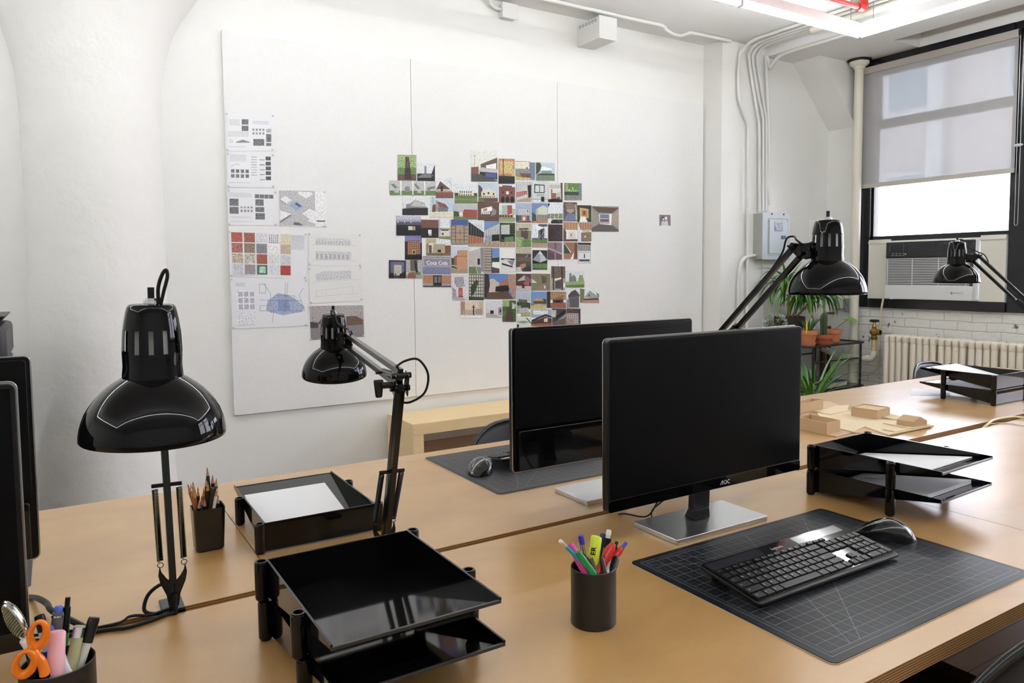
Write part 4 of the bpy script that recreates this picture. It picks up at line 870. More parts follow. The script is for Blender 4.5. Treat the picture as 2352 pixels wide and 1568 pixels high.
pen('craft_knife', 'white ended craft knife leaning left under the scissors', 'knife', P0((51, 1470), (68, 1496), -.010, -.010, .033), [('end', eraser, [(.0062, 0), (.0068, .001), (.0068, .026)]), ('body', cm_('dark_plum_plastic', '#2c1820', .4), [(.0070, .026), (.0070, .2)])], flat=.5)
# steel banded tape coil
def ring_pts(c, a, b, n=36): return [V(c)+V(a)*math.cos(2*PI*i/n)+V(b)*math.sin(2*PI*i/n) for i in range(n)]
cb = atY(34, 1428, C0[1]-.005); ax1 = (atY(58, 1466, C0[1]-.01)-atY(8, 1388, C0[1]-.01))*.5; perp = (V((CR.x, CR.y, CR.z))*.9+CU*.55)*.0075
e = empty('steel_band_brush', tuple(cb), 'oval steel band holding a ribbed olive coil at the left of the scissors cup', 'brush')
MB().tube(ring_pts(cb, ax1, perp+V((0, -.006, 0))), .0022, 8, closed=True).build('steel_band', chrome, e)
MB().tube(ring_pts(cb+V((0, .010, 0)), ax1, perp+V((0, -.006, 0))), .0022, 8, closed=True).build('steel_band', chrome, e)
co = []; 
for i in range(14*12+1):
    t = -1+2*i/(14*12); rr = .0105*math.sqrt(max(.05, 1-t*t)); a_ = 2*PI*i/12; co.append(cb+V((0, .005, 0))+ax1*t*.9+(CU*math.cos(a_)+CF*math.sin(a_))*rr*.8+CR*math.cos(a_)*rr*.5)
MB().tube(co, .0013, 6).build('coil', cm_('olive_cord', '#7c7a58', .7), e)
MB().cyl(cb+ax1*.95, V((C0[0]-.012, C0[1]-.01, T+.02)), .004, 10).build('stem', matte_black, e)
# scissors
so = empty('scissors', (C0[0]-.01, C0[1]-.02, T+.03), 'orange handled scissors in the cup at the bottom left', 'scissors')
yS = C0[1]-.034
def Sp(x, y, dy=0): return atY(x, y, yS+dy)
def handle(cx, cy, a_, b_, rot, nm, tail):
    pts = []; rr = []
    for i in range(40):
        t = 2*PI*i/40; x = a_*math.cos(t); y = b_*math.sin(t); xr = x*math.cos(rot)-y*math.sin(rot); yr_ = x*math.sin(rot)+y*math.cos(rot)
        pts.append(Sp(cx+xr, cy+yr_, .004*math.sin(t))); rr.append(.0042+.0014*math.sin(t+.6))
    o_ = MB().tube(pts, rr, 12, closed=True); 
    o_.tube(smooth_path([Sp(*q_) for q_ in tail[0]], 4), tail[1], 12) if not isinstance(tail[1], list) else None
    return o_.build(nm, orange, so, smooth=60)
handle(88, 1455, 18, 28, .25, 'upper_handle', ([(78, 1482), (74, 1494), (84, 1506), (96, 1520), (104, 1545)], .0055))
handle(57, 1522, 20, 28, .45, 'lower_handle', ([(66, 1497), (76, 1494), (86, 1510), (98, 1528), (102, 1550)], .0055))
for s in (0, 1): MB().hexa([Sp(96, 1525, .003*s), Sp(108, 1525, .003*s), Sp(108, 1525, .002+.003*s), Sp(96, 1525, .002+.003*s)], [V((C0[0]+.004, C0[1]-.02+.003*s, T+.02)), V((C0[0]+.008, C0[1]-.02+.003*s, T+.02)), V((C0[0]+.008, C0[1]-.018+.003*s, T+.02)), V((C0[0]+.004, C0[1]-.018+.003*s, T+.02))]).build('blade', chrome, so)
# pencils in the square cup
def PC(t, r, yt=0): return stick_pts(t, r, Cs, yt, yt*.6, .024)
tipc = {'black': (.01, .01, .01), 'brown': '#4a2c1a', 'blue': '#4a63a8', 'dark': '#2b2a2c', 'green': '#2f6b4a', 'grey': '#8a8f98', 'white': '#e6e6e2', 'pink': '#c97a70', 'ochre': '#8a5a3a'}
pl_ = [((475.5, 1073), (484, 1165), .016, 'black', 'brown', 'tallest pencil, black with bare wooden end, in the square cup'), ((488, 1090), (490, 1166), .010, 'black', 'blue', 'black pencil with blue lead at the right of the square cup'),
       ((497, 1097), (494, 1167), .004, 'black', 'grey', 'black pencil with grey lead near the right rim of the square cup'), ((473.5, 1097), (476, 1168), .0, 'black', 'dark', 'black pencil with dark lead in the middle of the square cup'),
       ((478, 1107), (475, 1170), -.008, 'black', 'green', 'black pencil with green lead at the centre of the square cup'), ((467.7, 1119), (469, 1170), .004, 'ochre', 'grey', 'tan pencil with grey blue lead in the square cup'),
       ((498.5, 1120), (490, 1172), -.012, 'white', 'white', 'white pencil with white lead at the right front of the square cup'), ((454.5, 1119), (455, 1172), -.004, 'black', 'brown', 'thick dark pencil with brown lead left of centre in the square cup'),
       ((443, 1106), (449, 1170), .010, 'ochre', 'dark', 'tan pencil with thin dark point at the back left of the square cup'), ((431, 1111), (437.5, 1170), .006, 'ochre', 'brown', 'leftmost brown pencil leaning out of the square cup'),
       ((437.6, 1110), (441, 1170), .004, 'pink', 'pink', 'pinkish pencil at the left of the square cup'), ((439, 1120), (440, 1172), -.006, 'ochre', 'white', 'wooden pencil with white lead at the left front of the square cup'),
       ((445.5, 1124), (446, 1174), -.014, 'ochre', 'grey', 'tan wooden pencil with grey lead at the left front of the square cup'), ((457.8, 1148), (456, 1176), -.018, 'black', 'pink', 'low black pencil with pink lead at the front of the square cup'),
       ((470.6, 1143), (469, 1176), -.018, 'black', 'ochre', 'low black pencil with wooden point at the front of the square cup'), ((501, 1136), (500, 1170), -.002, 'black', 'brown', 'low dark pencil against the right wall of the square cup'),
       ((463, 1139), (462, 1172), -.006, 'blue', 'brown', 'blue pencil low in the middle of the square cup')]
for t, r, yt, body, tp, l in pl_:
    bm2 = mat('pencil_'+body, tipc[body], .35); tm = mat('lead_'+tp, tipc[tp], .5); Rr = .0038
    pen('colour_pencil', l, 'pencil', PC(t, r, yt), [('point', tm, [(.0003, 0), (.0014, .006)]), ('sharpened_wood', wood_p, [(.0014, .006), (Rr, .018)]), ('barrel', bm2, [(Rr, .018), (Rr, .17)])], 'colour pencils in the square cup', n=6)
e = pen('graphite_block', 'broad flat dark stick on the right of the square cup', 'graphite stick', PC((489, 1120), (481, 1170), -.010), [('stick', cm_('graphite', '#34302b', .5), [(.0055, 0), (.0055, .15)])], n=4)
# ================================================================== CABLES
def cable(pts, r, label, m_=rubber, n=8): return tag(MB().tube(smooth_path(pts, 6), r, n).build('cable', m_, smooth=60), label, 'cable')
zc = T+.004
g1 = [atZ(x, y, T+.005) for x, y in ((225, 1448), (290, 1440), (340, 1425), (385, 1408), (408, 1404))]
cable([(-.2, 1.40, zc)]+[(p.x, p.y, zc) for p in g1], .0035, 'thick black cable lying beside the gap left of the near lamp foot')
g2 = [atZ(x, y, T+.006) for x, y in ((228, 1440), (300, 1420), (345, 1412), (388, 1402), (402, 1398))]
cable([(-.2, 1.43, zc+.004)]+[(p.x, p.y, zc+.002+.004*(i % 2)) for i, p in enumerate(g2)], .0025, 'thinner black cable twisted over the thick one beside the near lamp foot')
lp = [(.153, 1.372, T+.045), (.135, 1.375, T+.05), (.115, 1.378, T+.035), (.108, 1.376, T+.012), (.120, 1.368, T+.005), (.145, 1.36, T+.005)]
cable(lp, .0032, 'black cable looped around the foot of the near lamp')
cable([atD(62, 1371, 1.35)]+[atD(x, y, d_) for x, y, d_ in ((85, 1373, 1.30), (108, 1386, 1.27), (122, 1404, 1.24))]+[V((0.02, 1.36, T+.01)), V((.03, 1.368, T-.02))], .005, 'fat black cable arching from behind the lower left monitor')
cable([(1.15, 1.24, T+.004), (1.17, 1.27, T+.02), (1.19, 1.24, T+.06), (1.20, 1.21, T+.12)], .002, 'thin black cable hanging behind the middle monitor base')
cable([(1.14, 1.20, T+.10), (1.145, 1.23, T+.05), (1.15, 1.27, T+.01), (1.13, 1.33, T+.004), (1.12, 1.368, T-.02)], .002, 'second thin black cable behind the middle monitor stand')
g3 = [atZ(x, y, T+.005) for x, y in ((2268, 975), (2280, 966), (2300, 961), (2330, 958), (2360, 961), (2420, 968))]
cable([(g3[0].x-.06, 1.368, T-.03)]+[(p.x, p.y, T+.006) for p in g3], .0045, 'cream cable crossing the bright table at the right edge', mat('cream_cable', '#e3cfa6', .5))
g4 = [atZ(x, y, T+.005) for x, y in ((2272, 972), (2310, 970), (2352, 976), (2420, 985))]
cable([(p.x, p.y, T+.003) for p in g4], .002, 'thin white cord below the cream cable at the right edge', mat('white_cord', '#d9d2c4', .5))
# ================================================================== CARDBOARD MODEL
md = empty('architectural_model', (2.5, 1.65, T), 'cardboard site model with small chipboard buildings on the wall row table', 'architectural model')
K = lambda X_, Y_, z: atZ(1820+X_/6.918, 900+Y_/6.918, z)
def plate(pts, z, th, nm='site_board', m_=chip_l): return MB().prism([tuple(K(x, y, z)) for x, y in pts], (0, 0, th)).build(nm, m_, md, smooth=0)
zb = T+.0005
plate([(-120, 540), (545, 690), (700, 720), (960, 650), (1490, 705), (2250, 545), (1650, 400), (1000, 330), (600, 160), (-100, 130)], zb, .003, m_=chip)
plate([(380, 330), (880, 318), (1340, 430), (1640, 462), (1480, 500), (1150, 560), (960, 640), (760, 595), (560, 560)], zb+.003, .003)
plate([(100, 330), (420, 290), (500, 300), (700, 235), (900, 225), (870, 320), (600, 375), (300, 320)], zb+.003, .006)
plate([(1350, 415), (1560, 380), (1800, 430), (1640, 465)], zb+.003, .008)
plate([(1150, 560), (1480, 505), (2240, 545), (1520, 690), (1430, 660)], zb+.0032, .0035)
plate([(1440, 500), (1660, 460), (2200, 540), (1880, 590)], zb+.0070, .003)
plate([(1430, 600), (1480, 560), (1880, 588), (1640, 640)], zb+.0069, .003)
def card_box(p0, p1, p2, zt_px, z, nm, roof=None, open_=True, walls=None):
    """p0-p1 front edge, p1-p2 side edge at height z; zt_px is the pixel row of the top above p1"""
    a, b, c = K(*p0, z), K(*p1, z), K(*p2, z); dvec = a+(c-b)
    # height from the picture
    t = atY(1820+p1[0]/6.918, 900+zt_px/6.918, b.y); h = t.z-z; up_ = V((0, 0, h)); th = .0022
    mb = MB(); quad = [a, b, c, dvec]; cen = (a+b+c+dvec)/4
    for i in range(4):
        p, q_ = quad[i], quad[(i+1) % 4]; inn = lambda r_: r_+(cen-r_).normalized()*th*1.4
        mb.hexa([p, q_, inn(q_), inn(p)], [p+up_, q_+up_, inn(q_)+up_, inn(p)+up_])
    if not open_: mb.hexa([r_+V((0, 0, h*.86)) for r_ in quad], [r_+V((0, 0, h*.90)) for r_ in quad])
    o_ = mb.build(nm, chip, md, smooth=0); return quad, h
card_box((60, 565), (545, 675), (757, 628), 490, zb+.003, 'walled_yard')
card_box((-60, 330), (120, 345), (487, 268), 185, zb+.009, 'long_building')
card_box((930, 375), (1355, 440), (1548, 385), 292, zb+.006, 'flat_roofed_building', open_=False)
qd = [K(*p, zb+.0102) for p in ((1655, 512), (1925, 556), (2138, 528))]; a, b, c = qd; dv = a+(c-b); h1 = atY(1820+1925/6.918, 900+478/6.918, b.y).z-(zb+.0102); h2 = h1*1.9
mb = MB(); m1, m2 = (b+c)/2+V((0, 0, h2)), (a+dv)/2+V((0, 0, h2)); U = V((0, 0, h1))
mb.add([a, b, c, dv, a+U, b+U, c+U, dv+U, m2, m1], [(0, 1, 5, 4), (1, 2, 6, 9, 5), (2, 3, 7, 6), (3, 0, 4, 8, 7), (4, 5, 9, 8), (6, 7, 8, 9), (3, 2, 1, 0)]); mb.build('gabled_house', chip, md, smooth=0)
# ================================================================== BENCH AND CHAIRS
bn = empty('wooden_bench', (2.75, 4.17, 0), 'solid pale pine bench against the back wall below the pinboard', 'bench')
MB().box(1.765, 3.95, 3.965, 4.36, .355, .425).build('seat', pine, bn, bevel=.003)
for x in (1.765, 3.88): MB().box(x, x+.07, 3.965, 4.36, 0, .355).build('leg', pine, bn, bevel=.003)
shell_m = mat('black_chair_shell', (.010, .011, .012), .28); rim_m = mat('chair_rim', (.012, .013, .013), .25); steel_leg = mat('steel_leg', (.35, .35, .36), .25, metal=1)
def chair(p, rz, label, ztop=.745, width=.50, seat_c=None):
    """moulded shell chair; faces local +y, back at local y=-.22"""
    e = empty('shell_chair', (p[0], p[1], 0), label, 'chair', None, rz)
    n, k = 16, 12; vs = []
    def pt(a, t):
        # a along the width -1..1, t 0 seat front .. 1 top of back
        x = a*width/2
        if t < .5: y = .20-.36*(t/.5); z = .45-.012*(1-a*a)+.03*abs(a)**3; x *= .92
        else:
            q_ = (t-.5)/.5; rim_top = (ztop-.45)*(1-abs(a)**3.2*.52); z = .45+rim_top*q_; y = -.16-.10*q_+.09*abs(a)**2*q_
        return V((x, y, z))
    for i in range(n+1):
        for j in range(k*2+1): vs.append(pt(-1+2*i/n, j/(2*k)))
    m = k*2+1; fs = [(i*m+j, (i+1)*m+j, (i+1)*m+j+1, i*m+j+1) for i in range(n) for j in range(k)]; fs2 = [(i*m+j, (i+1)*m+j, (i+1)*m+j+1, i*m+j+1) for i in range(n) for j in range(k, m-1)]
    def cut(F_):
        us = sorted({i for f in F_ for i in f}); mp_ = {u: i for i, u in enumerate(us)}; return [vs[u] for u in us], [tuple(mp_[i] for i in f) for f in F_]
    a = MB(); a.add(*cut(fs)); a.build('seat', shell_m, e, False, smooth=60, solid=.008)
    a = MB(); a.add(*cut(fs2)); a.build('backrest', mat('shell_pad', '#0f1113', .4, spec=.3), e, False, smooth=60, solid=.008)
    edge = [pt(-1, .5+.5*j/8) for j in range(8)]+[pt(-1+2*i/20, 1) for i in range(21)]+[pt(1, 1-.5*j/8) for j in range(1, 9)]
    MB().tube(edge, .008, 8).build('backrest_rim', rim_m, e, False, smooth=60)
    for sx_ in (-1, 1):
        for y0, y1 in ((.14, .20), (-.12, -.20)): MB().tube([(sx_*.17, y0, .44), (sx_*.22, y1, 0)], .011, 10).build('leg', steel_leg, e, False)
    return e
chair((1.505, 2.17), PI, 'dark shell chair showing a rounded backrest behind the back middle monitor', .742, .54)
chair((4.62, 2.28), PI, 'grey black shell chair behind the bright end of the wall row tables', .727, .54)
chair((1.325, .735), 0, 'chair with black rimmed backrest tucked under the front desk at the bottom right corner', .785, .56)
# ================================================================== PRINTER
pr = empty('printer', (-.42, 3.75, 0), 'dark office printer just showing at the left edge beside the column', 'printer')
pm = mat('charcoal_printer', '#35353a', .5)
MB().box(-.75, -.17, 3.45, 4.0, .02, .98).build('cabinet', pm, pr, bevel=.01)
MB().box(-.74, -.165, 3.46, 3.99, .985, 1.125).build('print_unit', pm, pr, bevel=.02)
MB().hexa([(-.60, 3.5, 1.125), (-.20, 3.5, 1.125), (-.20, 3.9, 1.125), (-.60, 3.9, 1.125)], [(-.66, 3.48, 1.155), (-.165, 3.48, 1.165), (-.165, 3.92, 1.165), (-.66, 3.92, 1.155)]).build('output_tray', mat('printer_tray', (.02, .02, .022), .4), pr, bevel=.004)
for x in (-.7, -.22):
    for y in (3.5, 3.95): MB().cyl((x, y, 0), (x, y, .021), .02, 10).build('caster', rubber, pr)
# ================================================================== PLANT STAND
SX0, SX1, SY0, SY1, SZ = 5.045, 5.775, 3.68, 4.12, .70
ps = empty('plant_stand', ((SX0+SX1)/2, (SY0+SY1)/2, 0), 'black metal side table with glass shelves holding the potted plants', 'side table')
bl_metal = mat('black_iron', (.012, .012, .014), .35)
MB().tube([(x, y, SZ) for x, y in rrect(SX0, SX1, SY0, SY1, .03)], .0085, 8, closed=True).build('top_frame', bl_metal, ps)
sg = bpy.data.materials.new('shelf_glass'); sg.use_nodes = True; nt = sg.node_tree
for x in list(nt.nodes): nt.nodes.remove(x)
o_ = nt.nodes.new('ShaderNodeOutputMaterial'); t_ = nt.nodes.new('ShaderNodeBsdfTransparent'); g_ = nt.nodes.new('ShaderNodeBsdfGlossy'); x_ = nt.nodes.new('ShaderNodeMixShader'); f_ = nt.nodes.new('ShaderNodeFresnel'); f_.inputs[0].default_value = 1.6
t_.inputs[0].default_value = (.86, .9, .9, 1); g_.inputs['Roughness'].default_value = .03; nt.links.new(f_.outputs[0], x_.inputs[0]); nt.links.new(t_.outputs[0], x_.inputs[1]); nt.links.new(g_.outputs[0], x_.inputs[2]); nt.links.new(x_.outputs[0], o_.inputs[0])
MB().box(SX0+.008, SX1-.008, SY0+.008, SY1-.008, SZ-.003, SZ+.002).build('glass_top', sg, ps)
for x in (5.10, 5.725):
    for y in (SY0+.005, SY1-.005): MB().tube([(x, y, 0), (x, y, SZ-.005)], .0095, 8).build('leg', bl_metal, ps)
for y in (SY0+.005, SY1-.005): MB().cyl((5.10, y, .572), (5.725, y, .572), .007, 8).build('rail', bl_metal, ps)
MB().tube([(x, y, .335) for x, y in rrect(SX0+.02, SX1-.01, SY0-.004, SY1, .02)], .0075, 8, closed=True).build('lower_frame', bl_metal, ps)
MB().box(SX0+.03, SX1-.02, SY0+.006, SY1-.01, .336, .341).build('lower_glass', sg, ps)
# books on the lower shelf
pg = mat('old_book_pages', '#cfc7ae', .9, var=.25, vscale=60, stretch=(2, 2, 30)); 
def book(x0, x1, y0, y1, z0, z1, col, label, rz=0):
    e = empty('book', ((x0+x1)/2, (y0+y1)/2, z0), label, 'book', 'large books on the lower glass shelf', rz)
    w_, d_, h_ = (x1-x0)/2, (y1-y0)/2, z1-z0
    MB().box(-w_+.004, w_-.004, -d_+.004, d_-.004, .004, h_-.004).build('pages', pg, e, False)
    MB().box(-w_, w_, -d_, d_, 0, .004).build('cover', mat(col[0], col[1], .7), e, False); MB().box(-w_, w_, -d_, d_, h_-.004, h_).build('cover', mat(col[0], col[1], .7), e, False)
book(5.17, 5.60, 3.70, 3.98, .343, .388, ('purple_cover', '#3c3a52'), 'large book with blue purple cover and ragged pages at the bottom of the pile', .10)
book(5.12, 5.42, 3.74, 3.96, .3885, .412, ('green_cover', '#3d4a46'), 'smaller dark green covered book on top of the pile', .12)
# ================================================================== POTTED PLANTS
def pot(x, y, z, rt, rb, h, name, label, saucer=None, m_=None, rimh=.3, cat='potted plant'):
    m_ = m_ or terracotta; e = empty(name, (x, y, z), label, cat)
    z0 = z+.002
    if saucer:
        MB().lathe([(.001, z0), (saucer*.82, z0), (saucer, z0+.022), (saucer, z0+.026), (saucer-.006, z0+.026), (saucer*.8, z0+.006), (.001, z0+.006)], (x, y, 0), 32).build('saucer', m_, e); z0 += .0065
    t = z0+h
    MB().lathe([(.001, z0), (rb, z0), (rt*.90, t-h*rimh), (rt, t-h*rimh+.001), (rt, t-.001), (rt-.002, t), (rt-.007, t), (rt-.012, t-h*rimh), (rb-.006, z0+.01), (.001, z0+.01)], (x, y, 0), 36).build('pot', m_, e, bevel=0)
    MB().lathe([(.001, t-.012), (rt*.5, t-.010), (rt-.008, t-.014)], (x, y, 0), 24).build('soil', soil, e)
    return e, t-.012
def leaf_strap(mb, base, dirv, length, wd, droop, n=9, fold=.25, up=.6, twist=0):
    d = V(dirv).normalized(); p = V(base); YM = 4.18; vel = (d+V((0, 0, up))).normalized(); s = vel.cross(V((0, 0, 1)))
    s = s.normalized() if s.length > .01 else V((1, 0, 0)); vs = []
    for i in range(n+1):
        t = i/n; w_ = wd*(.35+1.3*t if t < .35 else .8 if t < .6 else .8*(1-(t-.6)/.4)**.8)+.0004
        nn = s.cross(vel).normalized(); vs += [p-s*w_/2+nn*w_*fold, p, p+s*w_/2+nn*w_*fold]
        p = p+vel*(length/n); p.y = min(p.y, YM); vel = (vel+V((0, 0, -droop/n))).normalized()
    mb.add(vs, [(i*3+j, i*3+j+1, (i+1)*3+j+1, (i+1)*3+j) for i in range(n) for j in range(2)])
def leafmat(name, c1, c2, **k): return mat(name, c1, .38, var=.35, vscale=9, **k)
random.seed(3)
lf_g = leafmat('dracaena_leaf', '#4f8a22', 0); lf_d = leafmat('dark_leaf', '#2c5a22', 0); lf_y = leafmat('yellow_leaf', '#c9a41c', 0); lf_p = leafmat('pale_leaf', '#86b08a', 0); lf_v = leafmat('variegated_leaf', '#9fb0a0', 0)
e, zs = pot(5.24, 4.02, 0, .125, .09, .22, 'potted_dracaena', 'tall dracaena with drooping green strap leaves in a dark pot behind the lamp head', None, mat('dark_brown_pot', '#2a1f1a', .4))
# tall pot stood on a stool behind the stand
stl = empty('plant_stool', (5.22, 3.98, 0), 'dark stool carrying the dracaena pot behind the glass table', 'stool')
dark_w = mat('dark_stained_wood', '#4e2c1a', .5)
e.location = (5.24, 4.02, .70)
for c in e.children:
    pass
MB().box(4.86, 5.03, 3.94, 4.11, .655, .685).build('seat', dark_w, stl, bevel=.003)
for x in (4.87, 5.0):
    for y in (3.96, 4.08): MB().box(x, x+.02, y, y+.02, 0, .655).build('leg', dark_w, stl)
crowns = [(atY(1808, 650, 3.99), 1.0, 46), (atY(1846, 688, 3.97), .9, 40), (atY(1884, 676, 3.99), .9, 36)]
topz = .70+.215
for (cr, sc2, nl) in crowns:
    b0 = V((5.24+(cr.x-5.24)*.25, 4.02, topz)); MB().tube(smooth_path([b0, (b0+cr)/2+V((.01, 0, .02)), cr]), [.011]*12+[.009], 8).build('stem', mat('cane_stem', '#8a7a4e', .7), e)
    for q_ in range(2):
        mb = MB()
        for i in range(nl//2):
            a = random.random()*2*PI; dv = V((math.cos(a), math.sin(a)*.65-.12, 0))
            leaf_strap(mb, cr+V((0, 0, -.03+.05*random.random())), dv, (.24+.14*random.random())*sc2, .020+.012*random.random(), 1.5+2.2*random.random(), up=.3+1.1*random.random())
        mb.build('leaves', lf_g if q_ == 0 else lf_d, e, smooth=60)['kind'] = 'stuff'
mb = MB()
for px_, py_ in ((1796, 592), (1842, 598), (1852, 612)): 
    tp = atY(px_, py_, 3.95); cr = crowns[0][0]; leaf_strap(mb, cr, tp-cr, (tp-cr).length, .026, .15, up=0)
for px_, py_ in ((1770, 690), (1766, 700), (1780, 712), (1772, 664), (1786, 722)):
    tp = atY(px_, py_, 3.93); cr = crowns[0][0]; leaf_strap(mb, cr, (tp-cr)+V((0, 0, .08)), (tp-cr).length*1.15, .014, .9, up=0)
for px_, py_ in ((1902, 700), (1915, 705), (1925, 720), (1908, 690)):
    tp = atY(px_, py_, 3.9); cr = crowns[2][0]; leaf_strap(mb, cr, (tp-cr)+V((0, 0, .08)), (tp-cr).length*1.15, .014, .9, up=0)
mb.build('spreading_leaves', lf_g, e, smooth=60)
mb = MB(); a_, b_ = atY(1849, 700, 3.86), atY(1872, 738, 3.84); leaf_strap(mb, a_, b_-a_, (b_-a_).length*1.05, .03, .3, up=0); mb.build('yellow_leaf', lf_y, e, smooth=60)
# terracotta pots on the glass
e, zs = pot(5.155, 3.775, SZ, .073, .046, .118, 'potted_aloe', 'terracotta pot of upright aloe leaves with a yellow plant tag', .062)
mb = MB()
for i in range(22):
    a = random.random()*2*PI; leaf_strap(mb, (5.155+.02*math.cos(a), 3.775+.02*math.sin(a), zs), (math.cos(a), math.sin(a), 0), .10+.06*random.random(), .012, .5, n=6, up=1.2+random.random(), fold=.4)
mb.build('leaves', lf_d, e, smooth=60)['kind'] = 'stuff'
tg = atY(1853, 735, 3.71); MB().box(tg.x-.009, tg.x+.009, 3.709, 3.7105, zs-.005, atY(1853, 736, 3.71).z).build('plant_tag', mat('yellow_tag', '#f0cf2a', .5), e)
e, zs = pot(5.37, 3.785, SZ, .070, .050, .072, 'potted_cactus', 'round ribbed cactus in a low wide terracotta pot, middle of the glass table', .082, terracotta_d, .42)
cb_ = MB(); n = 44; vs = []; rows = 14
cz = [atY(1892, 760, 3.785).z-.012, atY(1892, 722, 3.785).z]
for i in range(rows+1):
    t = i/rows; r_ = .026*(1-max(0, (t-.72)/.28)**2.4*.95)*(.86+.2*t)
    for j in range(n): a = 2*PI*j/n; rr = r_*(1+.14*math.cos(a*11)); vs.append((5.365+rr*math.cos(a)+.004*t, 3.785+rr*math.sin(a), zs+(cz[1]+.02-zs)*t))
cb_.add(vs, [(i*n+j, i*n+(j+1) % n, (i+1)*n+(j+1) % n, (i+1)*n+j) for i in range(rows) for j in range(n)]+[tuple(range(rows*n, (rows+1)*n))])
cb_.build('cactus_body', mat('cactus_green', '#3c4f33', .6), e, smooth=60)
spn = MB(); Hc = cz[1]+.02-zs
for i in range(1, 13):
    for j in range(11):
        a = 2*PI*j/11; p = V((5.365+.030*math.cos(a), 3.785+.030*math.sin(a), zs+Hc*i/13)); 
        for da in (-.5, 0, .5): spn.tube([p, p+V((math.cos(a+da), math.sin(a+da), .3))*.010], .0005, 3)
spn.build('spines', mat('pale_spines', '#e6e2cf', .6), e, smooth=0)['kind'] = 'stuff'
mb = MB(); b0 = V((5.42, 3.80, zs)); 
for dx in (0, .012, .022): mb.tube([b0+V((dx-.01, 0, 0)), b0+V((dx-.022, 0, .11))], .0035, 6)
mb.build('side_stem', mat('olive_stem', '#6a6a2c', .6), e)
e, zs = pot(5.575, 3.84, SZ, .068, .048, .098, 'potted_seedling', 'terracotta pot with a single bent green leafed seedling, right end of the glass table', .055, terracotta)
a_ = atY(1944, 736, 3.82); MB().tube(smooth_path([(5.575, 3.84, zs), ((5.575+a_.x)/2-.005, 3.83, (zs+a_.z)/2), a_]), .0022, 6).build('stem', mat('grey_stem', '#5b6450', .6), e)
mb = MB()
def leafshape(a, b, wd, nrm):
    a, b = V(a), V(b); d = (b-a); s = d.cross(V(nrm)).normalized(); pts = [a]+[a+d*t+s*wd*math.sin(PI*t**.8)+V((0, 0, .02*math.sin(PI*t))) for t in (.2, .4, .6, .8)]+[b]+[a+d*t-s*wd*math.sin(PI*t**.8)+V((0, 0, .02*math.sin(PI*t))) for t in (.8, .6, .4, .2)]
    mb.add(pts, [(0, 1, 9), (1, 2, 8, 9), (2, 3, 7, 8), (3, 4, 6, 7), (4, 5, 6)])
leafshape(a_, atY(1975, 739, 3.78), .028, (0, -.5, 1)); leafshape(a_, atY(1936, 736, 3.74), .018, (0, -.5, 1)); mb.build('leaf', leafmat('fresh_leaf', '#6aa82c', 0), e, smooth=60)
# small variegated plant and spider plant by the wall
e, zs = pot(4.945, 4.03, .685, .06, .045, .085, 'variegated_plant', 'small grey green variegated plant behind the top edge of the monitor', None, mat('tan_pot', '#a8906e', .6))
mb = MB(); cc = atY(1781, 738, 3.95)
for i in range(170):
    u_ = V((random.gauss(0, 1), random.gauss(0, 1), random.gauss(0, 1))).normalized(); p = cc+V((u_.x*.085, u_.y*.06, u_.z*.055-.01)); d = (u_+V((0, 0, .4))).normalized()*.034; s = d.cross(V((random.random()-.5, random.random()-.5, random.random()))).normalized()*.008
    mb.add([p, p+d*.5+s, p+d, p+d*.5-s], [(0, 1, 2, 3)])
mb.build('leaves', lf_v, e, smooth=0)['kind'] = 'stuff'
mb = MB()
for i in range(14): a = random.random()*6.28; mb.tube([(4.945, 4.03, zs), (cc.x+.05*math.cos(a), cc.y+.04*math.sin(a), cc.z)], .0015, 4)
mb.build('stems', mat('thin_stems', '#55623f', .6), e)['kind'] = 'stuff'
e, zs = pot(4.97, 3.60, 0, .11, .08, .20, 'spider_plant', 'spider plant with long pale arching leaves below the glass table, beside the monitor', None, terracotta_d)
for m_, nn in ((lf_p, 16), (lf_g, 20)):
    mb = MB()
    for i in range(nn):
        a = random.random()*2*PI; dv = V((math.cos(a)+.25, math.sin(a)*.6-.1, 0)); leaf_strap(mb, (4.97, 3.60, .19), dv, .42+.25*random.random(), .022, .8+1.5*random.random(), up=1.6+1.6*random.random())
    mb.build('leaves', m_, e, smooth=60)['kind'] = 'stuff'
# wooden folding easel leaning in the corner
es = empty('easel', (5.60, 4.14, 0), 'dark wooden easel leaning in the corner behind the plant pots', 'easel')
for px_ in (1890, 1905): p = atY(px_, 800, 4.15); MB().box(p.x-.022, p.x+.022, 4.135, 4.165, 0, .80).build('upright', dark_w, es)
p0, p1 = atY(1898, 722, 4.12), atY(1916, 722, 4.12); MB().box(p0.x-.03, p1.x, 4.10, 4.13, p0.z, p0.z+.02).build('top_rail', mat('mid_brown_wood', '#7a5535', .5), es); MB().box(p1.x-.018, p1.x, 4.10, 4.13, p0.z-.09, p0.z+.02).build('hook', mat('mid_brown_wood', '#7a5535', .5), es)
tg = atY(1905, 740, 4.05); MB
tag(MB().prism([(tg.x+x, 4.19, tg.z+z) for x, z in rrect(-.035, .035, -.09, .07, .025)], (0, .009, 0)).build('paddle', white_pl), 'pale rounded plastic holder on the wall behind the cactus', 'holder')
